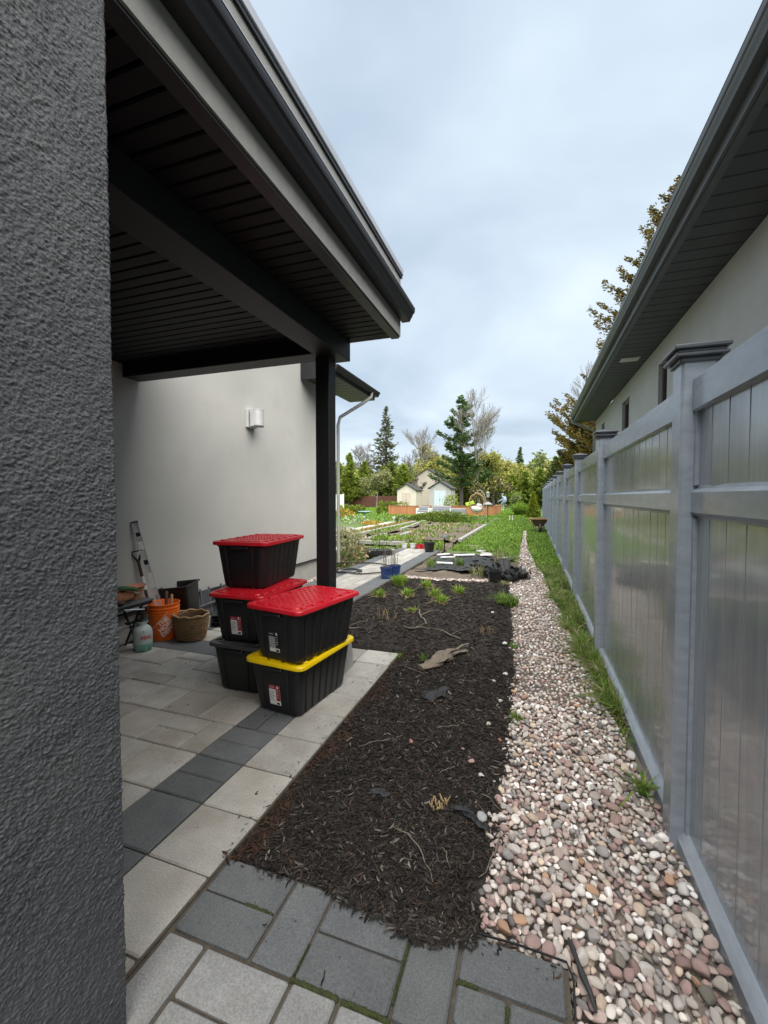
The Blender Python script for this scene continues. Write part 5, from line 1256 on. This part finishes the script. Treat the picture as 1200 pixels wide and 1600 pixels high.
for i, (x_, y_, s_) in enumerate(((-15.9,34.2,.36),(-15.4,34.3,.40),(-14.9,34.5,.36),(-14.4,34.6,.38),(-13.9,34.6,.30),(-12.8,35.6,.34),(-13.9,39.2,.5),(-13.3,39.3,.5),(-12.7,39.4,.48))):
    t = empty('dwarf_conifer', (x_, y_, -.1), label=('far left dwarf conifer in the row before the brown fence', 'second dwarf conifer of the row from the white panel', 'third dwarf conifer of the row from the white panel', 'fourth dwarf conifer of the row from the white panel', 'fifth and last dwarf conifer of the first row',
              'single dwarf conifer with orange flowers at its foot', 'left one of three dwarf conifers by the cedar fence', 'middle one of three dwarf conifers by the cedar fence', 'right one of three dwarf conifers, touching the cedar fence')[i], cat='conifer', group='dwarf conifers on the left lawn')
    leafy('crown', 0, 0, s_*1.1, s_*.75, s_*.75, s_*1.1, 420, .16, [(.20,.27,.03),(.26,.32,.04),(.15,.22,.03)], 200+i, parent=t, upward=.6)
    MB().tube([(0, 0, -.05), (0, 0, s_)], .03, 6).build('trunk', T['bark'], t)
t = empty('golden_conifer', (.05, 33, -.1), label='yellow-green conical conifer beside the fence beyond the wheelbarrow', cat='conifer')
leafy('crown', 0, 0, .95, .55, .55, .95, 2600, .15, [(.28,.32,.03),(.36,.38,.04),(.18,.26,.03)], 21, parent=t, shape='cone', upward=.8); leafy('lower_crown', 0, 0, .42, .52, .52, .45, 900, .15, [(.14,.22,.04),(.2,.28,.04)], 22, parent=t)
MB().tube([(0, 0, 0), (0, 0, 1.2)], .05, 6).build('trunk', T['bark'], t)
r = np.random.default_rng(5); n = 700; a = r.uniform(0, 6.28, n); q = .35*np.sqrt(r.random(n))
tag(join_np('ornamental_grass', [blades(r, np.stack([-.9+q*np.cos(a), 36+q*np.sin(a), np.full(n, -.1)], -1), 1.05, .05, .7, vary(r, BRIGHT, n))], T['leaf']), 'fountain-shaped ornamental grass at the end of the lawn', 'plant')
# bird bath, path light, pole lamp, stakes
bb = empty('bird_bath', (-9.8, 24.6, -.08), label='pale blue bird bath on the left lawn', cat='bird bath')
MB().lathe([(0, .5), (.30, .52), (.42, .62), (.40, .63), (.28, .56), (0, .54)], 20).build('bowl', T['birdbath'], bb, smooth=40); MB().lathe([(.2, 0), (.18, .04), (.07, .1), (.06, .45), (.12, .5)], 14).build('pedestal', T['birdbath'], bb, smooth=40)
pl = empty('path_light', (-2.30, 11.75, -.05), label='small black path light behind the black planter', cat='lamp')
MB().tube([(0, 0, 0), (0, 0, .36)], .016, 8).build('stake', T['black_plastic'], pl); MB().lathe([(.12, .36), (.11, .40), (.04, .44), (0, .45)], 16).build('lamp_shade', T['grey_plastic'], pl, smooth=40)
bf = empty('bird_feeder_pole', (-2.56, 26.6, -.08), label='dark pole with a domed bird feeder left of the lawn', cat='bird feeder')
MB().tube([(0, 0, 0), (0, 0, 1.75)], .03, 8).build('pole', T['bark'], bf); MB().lathe([(.0, 1.22), (.10, 1.20), (.30, 1.06), (.27, 1.04), (.0, 1.10)], 16).build('dome', T['downspout'], bf, smooth=40); MB().lathe([(.05, 1.45), (.10, 1.5), (.10, 1.72), (.13, 1.74), (0, 1.86)], 12).build('feeder', T['wood_weathered'], bf, smooth=40)
for i, x_ in enumerate((-1.35, -1.18)): tag(MB().tube([(x_, 28, -.1), (x_, 28, .28)], .028, 6).build('plant_stake', T['white_plastic']), ('left white plant stake standing in the lawn', 'right white plant stake standing in the lawn')[i], 'stake', 'white plant stakes')
# wheelbarrow
wb = empty('wheelbarrow', (.27, 19.6, -.085), math.radians(6), label='brown wheelbarrow with pale rim parked on the grass by the fence', cat='wheelbarrow')
m = MB(); m.v = [(x_, y_, z) for (hx, y0, y1, z) in ((.17, -.18, .35, .28), (.33, -.36, .55, .56), (.345, -.375, .565, .56), (.345, -.375, .565, .585), (.315, -.345, .535, .585), (.15, -.16, .33, .30)) for x_, y_ in ((-hx, y0), (hx, y0), (hx, y1), (-hx, y1))]
for li in range(5):
    for k in range(4): m.f.append((li*4+k, li*4+(k+1) % 4, li*4+4+(k+1) % 4, li*4+4+k))
m.f += [(3,2,1,0), (20,21,22,23)]; m.build('tray', T['barrow_brown'], wb)
MB().tube([(-.34,-.37,.585),(.34,-.37,.585),(.34,.56,.585),(-.34,.56,.585),(-.34,-.37,.585)], .016, 6).build('rim', T['handle_wood'], wb)
wh = MB().lathe([(.11, -.04), (.18, -.045), (.20, -.02), (.20, .02), (.18, .045), (.11, .04)], 20).build('wheel', T['rubber'], wb, (0, -.36, .20), (0, math.pi/2, 0), smooth=40)
for s in (-1, 1):
    MB().tube([(s*.06, -.38, .20), (s*.16, .0, .27), (s*.24, .45, .32), (s*.28, 1.0, .55)], .018, 6).build('handle', T['handle_wood'], wb, smooth=60)
    MB().tube([(s*.18, .25, .28), (s*.22, .30, .0)], .016, 6).build('leg', T['handle_wood'], wb)
    MB().add([(s*.10,-.30,.20),(s*.17,-.1,.28),(s*.14,-.1,.28),(s*.07,-.30,.20),(s*.12,-.22,.03),(s*.09,-.22,.03)],[(0,1,2,3),(0,4,5,3)]).build('brace', T['cushion_light'], wb)
# sofas, egg chair, cushion on the fence
def sofa(x0, x1, y_, label, thick=.0):
    t = empty('garden_sofa', ((x0+x1)/2, y_, -.08), label=label, cat='sofa', group='white garden sofas'); w = (x1-x0)/2
    for s in (-1, 1): MB().cbox(s*w-.05, s*w+.05, -.4, .4, 0, .62, .01).build('armrest', T['white_plastic'], t)
    MB().cbox(-w+.05, w-.05, -.4, .4, .22, .32, .01).build('frame', T['white_plastic'], t); MB().cbox(-w+.06, w-.06, -.38, .25, .32, .46, .03).build('seat_cushion', T['cushion'], t)
    MB().cbox(-w+.06, w-.06, .2, .38, .46, .80, .04).build('back_cushion', T['cushion'], t)
sofa(-8.5, -7.55, 32.6, 'single white garden seat with grey cushion left of the sofa'); sofa(-7.45, -5.9, 32.8, 'white two-seat garden sofa with grey cushions before the cedar fence')
tag(MB().cbox(-.55, .55, -.4, .4, 0, .62, .04).build('storage_ottoman', T['cushion'], None, (-5.35, 32.8, -.08)), 'boxy grey ottoman right of the garden sofa', 'ottoman')
ec = empty('egg_chair', (-3.62, 30.1, -.08), label='hanging rattan egg chair with white cushion by the cedar fence', cat='chair')
MB().lathe([(0, 0), (.50, 0), (.52, .03), (.48, .06), (0, .06)], 24).build('base', T['grey_plastic'], ec, smooth=40)
st = [(.45, .1, .03), (.62, .1, .6), (.60, .1, 1.2), (.45, .1, 1.75), (.2, .1, 1.98), (0, 0, 1.95), (0, 0, 1.72)]
MB().tube(st, .03, 8).build('stand', T['wood_weathered'], ec, smooth=60)
pf_ = [(.50*math.sin(a)*(1-.22*math.cos(a)), -.20, 1.05-.66*math.cos(a)) for a in np.linspace(0, 2*math.pi, 40)]
MB().tube([(p[0]*.98, p[1], p[2]+(.06 if abs(p[0]) < .05 and p[2] > 1.5 else 0)) for p in pf_], .045, 8, cap=False).build('frame_hoop', T['rattan'], ec, smooth=60)
for k in range(9):
    th = math.pi*(k+1)/10
    MB().tube([(.50*math.sin(a)*(1-.22*math.cos(a))*abs(math.cos(th)) * (1 if math.cos(th) > 0 else -1), -.20+.45*math.sin(th)*math.sin(a), 1.05-.66*math.cos(a)) for a in np.linspace(.05, math.pi-.05, 16)], .018, 5).build('shell_rib', T['rattan'], ec, smooth=60)
MB().lathe([(0, .45), (.30, .47), (.44, .60), (.46, .75), (.36, .86), (0, .90)], 18, sy=.75).build('cushion', T['cushion_light'], ec, smooth=50)
MB().cbox(-.16, .20, -.28, -.10, .82, 1.06, .06).build('pillow', T['cushion_light'], ec, rot=(0, .15, 0))
tag(MB().cbox(-.35, .35, -.12, .12, 0, .30, .05).build('lime_cushion', T['lime'], None, (-4.75, 35.05, .74), (0, -.3, .1)), 'lime green cushion on top of the cedar fence', 'cushion')
hs = empty('heron_sculpture', (-2.95, 46, -.1), label='tall blue-grey bird sculpture standing at the end of the lawn', cat='sculpture')
MB().tube([(-.15,0,.75),(.1,0,.95),(.25,0,1.2),(.2,0,1.45),(.0,0,1.55),(-.05,0,1.7),(.12,0,1.86)], [.06,.2,.24,.17,.09,.06,.07], 10).build('body', T['steel_blue'], hs, smooth=60)
MB().tube([(.12,0,1.86),(-.2,0,1.80)], [.05,.012], 6).build('beak', T['steel_blue'], hs); MB().tube([(.1,-.1,1.3),(-.2,-.1,1.15),(-.5,-.1,1.0)], [.1,.08,.02], 8).build('wing', T['steel_blue'], hs, smooth=60)
for s in (-.08, .1): MB().tube([(s, 0, 0), (s+.05, 0, .45), (s+.02, 0, .9)], .035, 6).build('leg', T['cushion_light'], hs)
# cedar picket fence
cf = empty('cedar_fence', (-7.2, 35, -.1), label='low orange cedar fence behind the garden sofas', cat='fence')
for (x0, x1) in ((-11.7, -8.0), (-7.6, -2.85)):
    k = 0; x_ = x0
    pmk = MB().box(-.043, .043, -.012, .012, .04, .76).mesh('picket', T['cedar_wood'])
    while x_ < x1:
        mesh_obj('picket', pmk, cf, (x_+7.2+.045, 0, R.uniform(-.01, .01))); x_ += .095
    MB().cbox(x0+7.2, x1+7.2, -.05, .05, .77, .80, .004).build('top_rail', T['cedar_wood'], cf); MB().box(x0+7.2, x1+7.2, .013, .05, .2, .26).build('back_rail', T['cedar_wood'], cf)
    x_ = x0
    while x_ <= x1+.01: MB().cbox(x_+7.2-.05, x_+7.2+.05, .051, .15, 0, .83, .005).build('post', T['cedar_wood'], cf); x_ += (x1-x0)/3
m = MB()
for k in range(70): m.box(4.36, 4.384, .1+k*.095, .186+k*.095, .04, .76)
tag(m.build('side_pickets', T['cedar_wood'], cf), kind='stuff'); MB().cbox(4.33, 4.42, .05, 6.7, .77, .80, .004).build('top_rail', T['cedar_wood'], cf)
# brown fence, white panel
bfz = empty('brown_fence', (-24, 60, -.1), label='dark brown board fence under the trees at the back', cat='fence')
m = MB()
for k in range(96): m.box(-7.5+k*.15, -7.36+k*.15, -.015, .015, .05, 1.65)
tag(m.build('boards', T['brown_fence'], bfz), kind='stuff')
for k in range(7): MB().box(-7.6+k*2.4, -7.48+k*2.4, .02, .14, 0, 1.75).build('post', T['brown_fence'], bfz)
MB().box(-7.6, 6.9, .02, .08, 1.3, 1.4).build('rail', T['brown_fence'], bfz)
wf = empty('white_fence', (-19.5, 42, -.1), label='short white vinyl fence panel at the far left of the lawn', cat='fence')
MB().cbox(-2.2, .25, -.02, .02, .05, 1.68, .01).build('panel', T['white_plastic'], wf); MB().cbox(.252, .38, -.065, .065, 0, 1.85, .01).build('post', T['white_plastic'], wf); MB().cbox(-2.2, .25, -.04, .04, 1.681, 1.78, .01).build('top_rail', T['white_plastic'], wf)
# sheds and garage
def gabled(name, x0, x1, y_, dep, eave, peak, px, wall, doorbox, doormat, label, over=.18, doors=2):
    t = empty(name, ((x0+x1)/2, y_, -.1), label=label, cat='shed' if name == 'shed' else 'garage'); cx_ = (x0+x1)/2
    a, b, p_ = x0-cx_, x1-cx_, px-cx_
    MB().extrude([(a, 0), (b, 0), (b, eave), (p_, peak), (a, eave)], 'y', 0, dep).build('wall', wall, t)
    rm = MB(); sl = (peak-eave)/(b-p_); sl2 = (peak-eave)/(p_-a); th = .10
    rm.extrude([(p_, peak+.02), (b+over, eave-sl*over+.02), (b+over, eave-sl*over+.02+th), (p_, peak+.02+th), (a-over, eave-sl2*over+.02+th), (a-over, eave-sl2*over+.02)], 'y', -.2, dep+.2); rm.build('roof', T['roof_shingle'], t)
    if doorbox:
        d0, d1, dz = doorbox; w = (d1-d0)/doors
        for k in range(doors):
            dd_ = MB().cbox(d0-cx_+k*w+.01, d0-cx_+(k+1)*w-.01, -.045, -.003, .08, dz, .01).build('door', doormat, t)
        MB().box(d0-cx_+w-.06, d0-cx_+w+.06, -.06, -.046, dz*.5, dz*.5+.10).build('door_handle', T['grey_plastic'], t)
    n = int((x1-x0)/.3); gm = MB()
    for k in range(1, n): 
        xk = a+(b-a)*k/n
        if not doorbox or not (doorbox[0]-cx_-.05 < xk < doorbox[1]-cx_+.05): gm.box(xk-.02, xk+.02, -.022, -.001, .05, eave-.02)
    gm.build('batten', wall, t)
    return t
gabled('shed', -17.2, -14.6, 55, 3.2, 2.42, 3.22, -15.85, T['shed_cream'], (-16.55, -15.35, 2.1), T['shed_door'], 'cream garden shed with double doors behind the cedar fence')
s2_ = gabled('shed', -11.6, -9.1, 50, 3.2, 2.55, 3.32, -10.35, T['shed_grey'], (-11.05, -9.65, 2.25), T['blue_door'], 'grey shed with pale blue doors behind the cedar fence')
MB().lathe([(0, -.06), (.11, -.06), (.12, -.02), (0, 0)], 10).build('gable_vent', T['bark'], s2_, (.0, 0, 2.8), (math.pi/2, 0, 0))
gabled('garage', -22.6, -13.0, 75, 8, 3.3, 6.5, -17.8, T['garage_wall'], None, None, 'pale garage gable with dark roof edge behind the sheds', .5)

# ------------------------------------------------------------------ trees
def seg_tubes(P0, P1, R0, R1, n=4):
    P0, P1 = np.asarray(P0, float), np.asarray(P1, float); d = P1-P0; d /= np.maximum(np.linalg.norm(d, axis=1, keepdims=True), 1e-9)
    ref = np.where(np.abs(d[:, 2:3]) < .9, np.array([[0, 0, 1.0]]), np.array([[1.0, 0, 0]])); a = np.cross(d, ref); a /= np.linalg.norm(a, axis=1, keepdims=True); b = np.cross(d, a)
    an = 2*np.pi*np.arange(n)/n; ring = a[:, None]*np.cos(an)[None, :, None]+b[:, None]*np.sin(an)[None, :, None]
    V = np.concatenate([P0[:, None]+ring*np.asarray(R0)[:, None, None], P1[:, None]+ring*np.asarray(R1)[:, None, None]], 1); m = len(P0)
    F = np.array([(k, (k+1) % n, n+(k+1) % n, n+k) for k in range(n)])
    return V.reshape(-1, 3), (F[None]+(np.arange(m)*2*n)[:, None, None]).reshape(-1, 4)
def tubes_obj(name, segs, mat, parent, n=4):
    V, F = seg_tubes([s[0] for s in segs], [s[1] for s in segs], [s[2] for s in segs], [s[3] for s in segs], n)
    return mesh_obj(name, np_mesh(name, V, F, mat, True), parent)
def conifer(name, x_, y_, h, rad, z0, seed, label, pal, nbr=90, per=16, size=.5, droop=-.1, tipup=.25, power=.85, gap=0.0, group=None, width=.35, bark='bark', cat='tree', irr=.35, mass=1.0, lean=0):
    r = np.random.default_rng(seed); t = empty(name, (x_, y_, -.15), label=label, cat=cat, group=group)
    MB().tube([(0, 0, 0), (lean*.5, 0, h*.5), (lean, 0, h)], [h*.018+.04, h*.011+.02, .015], 7).build('trunk', T[bark], t, smooth=60)
    C, U, S, segs = [], [], [], []
    for i in range(nbr):
        tt = (i+r.random())/nbr; z = z0+(h-z0)*tt; ln = rad*((1-tt)**power)*(1-irr+irr*1.4*r.random())+.1*h*.04
        if gap and r.random() < gap: continue
        az = i*2.4+r.normal(0, .5); d = np.array([math.cos(az), math.sin(az), 0]); m = max(4, int(per*ln/rad*1.6)); q = np.sort(r.random(m))**.7
        base = np.array([lean*z/h, 0, z]); end = base + d*ln + np.array([0, 0, ln*(droop+tipup*.6)])
        segs.append((base, base+(end-base)*.78, .012*h*.35*(1-tt)+.012, .008))
        p = base[None] + d[None]*(ln*q)[:, None] + np.array([[0, 0, 1.0]])*(ln*(droop*q+tipup*q*q))[:, None]
        side = np.array([-math.sin(az), math.cos(az), 0]); off = r.normal(0, .5, m)*(.16*ln+size*.4)*(1.1-q*.5)
        p = p + side[None]*off[:, None] + np.array([[0, 0, 1.0]])*r.normal(0, size*.22, m)[:, None]
        u = d[None]*.9 + side[None]*np.sign(off)[:, None]*.6 + rand_dirs(r, m)*.45; u[:, 2] += tipup*.9
        C.append(p); U.append(u/np.linalg.norm(u, axis=1, keepdims=True)); S.append(np.full(m, size)*(.65+.6*r.random(m)))
    C, U, S = np.concatenate(C), np.concatenate(U), np.concatenate(S); n = len(C)
    tubes_obj('branches', segs, T[bark], t, 3)
    parts = []
    for k in range(3):
        uu = U + rand_dirs(r, n)*.35; uu /= np.linalg.norm(uu, axis=1, keepdims=True)
        parts.append(diamonds(C+rand_dirs(r, n)*size*.25*mass, uu, perp(r, uu), S, S*width, vary(r, pal, n, .3)))
    join_np('crown', parts, T['leaf'], t)
    return t
def bare(name, x_, y_, h, seed, label, spread=.55, r0=.16, lv=5, leaf=None, nleaf=0, lsize=.3, bark='pale_bark', group=None, lean=(0, 0), first=.3, cat='tree', thin=1.0):
    r = random.Random(seed); t = empty(name, (x_, y_, -.15), label=label, cat=cat, group=group); segs, tips = [], []
    def grow(p, d, ln, rad, l):
        q = p
        for k in range(3):
            d2 = (d + Vector((r.gauss(0, .10), r.gauss(0, .10), r.gauss(0, .05)+.03))).normalized(); e_ = q + d2*ln/3; segs.append((q[:], e_[:], rad*(1-.12*k), rad*(1-.12*(k+1)))); q = e_; d = d2
            if l > 0 and (k > 0 or l < lv):
                for _ in range(1 if l > 2 else 2):
                    az = r.uniform(0, 6.28); s = Vector((math.cos(az), math.sin(az), r.uniform(-.1, .5))); grow(q, (d*(1-spread)+s*spread).normalized(), ln*r.uniform(.5, .72), rad*.52, l-1)
        tips.append(q)
        if l > 0: grow(q, (d+Vector((r.gauss(0, .2), r.gauss(0, .2), .1))).normalized(), ln*.62, rad*.62, l-1)
    grow(Vector((0, 0, 0)), Vector((lean[0], lean[1], 1)).normalized(), h*.42, r0, lv)
    zmax = max(s[1][2] for s in segs); k_ = h/zmax
    segs = [((s[0][0]*k_, s[0][1]*k_, s[0][2]*k_), (s[1][0]*k_, s[1][1]*k_, s[1][2]*k_), max(s[2], .012*thin), max(s[3], .010*thin)) for s in segs]
    thick = [s for s in segs if s[2] > r0*.5]; fine = [s for s in segs if s[2] <= r0*.5]
    tubes_obj('trunk', thick, T[bark], t, 6); tubes_obj('branches', fine, T[bark], t, 3)
    if leaf:
        rr = np.random.default_rng(seed); base = np.array([s[1] for s in fine]); c = base[rr.integers(0, len(base), nleaf)] + rr.normal(0, lsize*.9, (nleaf, 3)); u = rand_dirs(rr, nleaf)
        join_np('crown', [diamonds(c, u, perp(rr, u), lsize*rr.uniform(.5, 1.3, nleaf), lsize*.6, vary(rr, leaf, nleaf, .3))], T['leaf'], t)
    return t
PINE = [(.10,.165,.06),(.135,.205,.07),(.08,.135,.05),(.18,.25,.085)]
SPRUCE = [(.12,.135,.065),(.15,.16,.075),(.10,.115,.055),(.18,.185,.09)]
CEDAR = [(.26,.32,.05),(.21,.275,.045),(.32,.37,.06),(.17,.23,.04)]
OLIVE = [(.40,.40,.09),(.46,.45,.12),(.33,.35,.08),(.40,.36,.13)]
conifer('white_pine', -9.7, 62, 15.9, 4.6, 3.2, 1, 'tall dark green white pine rising above the grey shed', PINE, nbr=64, per=55, size=.62, droop=-.12, tipup=.42, power=.62, gap=.12, irr=.6, width=.30)
conifer('spruce', -23.9, 70, 16.8, 4.2, 1.5, 2, 'tall thin spruce with see-through crown left of the sheds', SPRUCE, nbr=150, per=18, size=.55, droop=-.20, tipup=.30, power=.80, gap=.12, irr=.5, width=.32)
for i, (x_, y_, h_, rd, lab) in enumerate(((-28.0, 60, 6.6, 1.7, 'leftmost cedar half hidden by the house corner'), (-25.9, 59, 8.0, 1.6, 'pointed cedar left of the pale round tree'), (-24.3, 61, 6.9, 1.7, 'lighter cedar just left of the pale round tree'), (-20.6, 63, 7.0, 1.9, 'dark cedar behind the pale round tree'), (-18.3, 61.5, 6.3, 2.1, 'broad dark cedar right behind the cream shed'), (-22.3, 64, 6.4, 1.8, 'dark cedar below the tall spruce'))):
    conifer('cedar_tree', x_, y_, h_, rd, .8, 20+i, lab, CEDAR if i not in (3, 5) else [(.16,.215,.045),(.21,.26,.055)], nbr=120, per=20, size=.45, droop=.15, tipup=.45, power=.62, irr=.35, group='cedars at the back of the garden')
t = bare('pale_leafing_tree', -20.3, 55.5, 5.3, 41, 'pale yellow-green round tree before the brown fence', .5, .10, 5, [(.30,.31,.12),(.36,.36,.15),(.26,.28,.10)], 5200, .22)
bare('bare_tree', -6.9, 60.3, 16.6, 151, 'tall bare-branched tree just right of the white pine', .40, .15, 5, OLIVE, 250, .12, 'pale_bark', lean=(.0, 0), thin=1.15)
bare('bare_tree', -20.2, 74, 14.2, 43, 'bare tree with fine twigs between spruce and pine', .4, .15, 5, None, 0, .2, thin=1.2)
bare('bare_tree', -29.0, 75, 11.5, 44, 'bare grey tree left of the spruce', .5, .14, 5, None, 0, .2, thin=1.6)
bare('bare_tree', 2.75, 40, 13.2, 152, 'pale bare tree rising behind the end of the fence', .26, .09, 5, [(.3,.3,.14)], 200, .10, thin=.75)
bare('budding_tree', -20.2, 88, 12.4, 46, 'golden-green budding tree behind the garage', .55, .2, 5, OLIVE, 9000, .45)
bare('budding_tree', -5.6, 67, 8.2, 47, 'wide olive-green willow right of the pine', .62, .25, 5, OLIVE, 13000, .36, 'bark')
bare('budding_tree', -1.8, 70, 7.4, 48, 'olive budding tree left of the conifer spire', .6, .2, 5, OLIVE+[(.24,.28,.07)], 9000, .36, 'bark')
bare('budding_tree', -9.6, 72, 7.0, 54, 'olive budding tree behind the trunk of the pine', .6, .2, 5, OLIVE, 8000, .36, 'bark')
bare('twiggy_shrub', -7.0, 55, 3.6, 49, 'grey-brown twiggy shrub thicket behind the egg chair', .65, .1, 5, OLIVE, 700, .2, 'bark', thin=1.8)
bare('twiggy_shrub', -4.2, 58, 4.4, 50, 'second twiggy thicket behind the bird sculpture', .65, .1, 5, OLIVE, 900, .2, 'bark', thin=1.8)
bare('twiggy_shrub', -16.6, 58, 4.4, 55, 'bare twiggy bush between the two sheds', .65, .09, 5, OLIVE, 300, .15, 'bark', thin=1.4)
conifer('spire_conifer', -2.3, 85, 10.8, 1.8, 2, 51, 'slim dark conifer spire far behind the lawn', PINE, nbr=90, per=14, size=.5, droop=-.1, tipup=.2)
for i, (x_, y_, h_, rd, lab, pal) in enumerate(((-.9, 60, 4.9, 1.5, 'yellow-green cedar beyond the bird sculpture', CEDAR), (.9, 58, 5.0, 1.9, 'rounded cedar behind the golden conifer', CEDAR), (2.6, 55, 6.2, 1.8, 'dark cedar behind the far end of the fence', [(.09,.12,.035),(.12,.155,.045)]), (4.0, 48, 6.8, 2.0, 'dark cedar rising above the fence end', [(.09,.12,.035),(.13,.16,.05)]), (-2.6, 63, 4.6, 1.4, 'small cedar left of the yellow-green one', CEDAR))):
    conifer('cedar_tree', x_, y_, h_, rd, .3, 60+i, lab, pal, nbr=110, per=18, size=.42, droop=.15, tipup=.45, power=.6, irr=.4, group='cedars behind the fence end')
conifer('golden_cedar', 7.0, 25.5, 17.5, 6.1, 1.2, 52, 'large golden-brown cedar behind the neighbouring house', [(.19,.13,.03),(.15,.115,.025),(.24,.16,.038),(.11,.11,.027)], nbr=480, per=170, size=.16, droop=.0, tipup=.50, power=.74, gap=.0, irr=.45, width=.45, mass=2.2)
conifer('golden_cedar', 3.1, 27, 7.4, 2.1, .6, 58, 'bushy olive-brown cedar behind the far end of the neighbouring eave', [(.19,.145,.03),(.15,.13,.028),(.23,.17,.036),(.12,.125,.03)], nbr=200, per=70, size=.16, droop=.0, tipup=.45, power=.5, irr=.4, width=.45, mass=2.0)
bare('young_shrub', -1.4, 42, 2.0, 53, 'small leafing shrub at the end of the lawn', .6, .03, 4, BRIGHT, 500, .14, group=None)
leafy('mound_shrub', -15.0, 49.5, .35, 1.0, .7, .55, 500, .18, [(.2,.24,.05),(.26,.28,.06)], 71, 'low olive shrub between the two sheds', 'shrub'); leafy('mound_shrub', -8.3, 46, .8, .8, .7, .9, 500, .2, [(.3,.34,.04),(.2,.28,.04)], 72, 'yellow-green shrub right of the grey shed', 'shrub')
# far wood that closes the view
r = np.random.default_rng(99); n = 44000; X = r.uniform(-75, 45, n); Y = r.uniform(96, 112, n); top = 8.6+1.6*np.sin(X*.21)+1.1*np.sin(X*.57+1)+.8*np.sin(X*1.3); Z = np.abs(r.random(n))**.8*np.maximum(top+r.normal(0, .5, n), 1)
u = rand_dirs(r, n); pal = np.array([(.22,.26,.07),(.30,.31,.09),(.17,.21,.06),(.34,.32,.13)]); ci = np.clip(((np.sin(X*.31)+np.sin(X*.83+2)+2)*1.0).astype(int), 0, 3)
w1 = diamonds(np.stack([X, Y, Z], -1), u, perp(r, u), 1.0*r.uniform(.5, 1.3, n), .55, pal[ci]*r.uniform(.65, 1.35, (n, 1)))
n = 14000; X = r.uniform(-37, -22.6, n); Y = r.uniform(66, 72, n); Z = 5.2*r.random(n); u = rand_dirs(r, n)
w2 = diamonds(np.stack([X, Y, Z], -1), u, perp(r, u), .7*r.uniform(.5, 1.3, n), .38, vary(r, [(.17,.21,.05),(.23,.27,.065)], n))
n = 16000; X = r.uniform(-14, 8, n); Y = r.uniform(72, 80, n); Z = (5.2+.8*np.sin(X*.9)+.6*np.sin(X*2.3))*r.random(n)**.8; u = rand_dirs(r, n)
w3 = diamonds(np.stack([X, Y, Z], -1), u, perp(r, u), .6*r.uniform(.5, 1.3, n), .32, vary(r, OLIVE+[(.22,.27,.07),(.17,.21,.06)], n))
tag(join_np('far_woods', [w1, w2, w3], T['leaf']), 'distant mixed woods closing off the back of the garden', 'woods', kind='stuff')
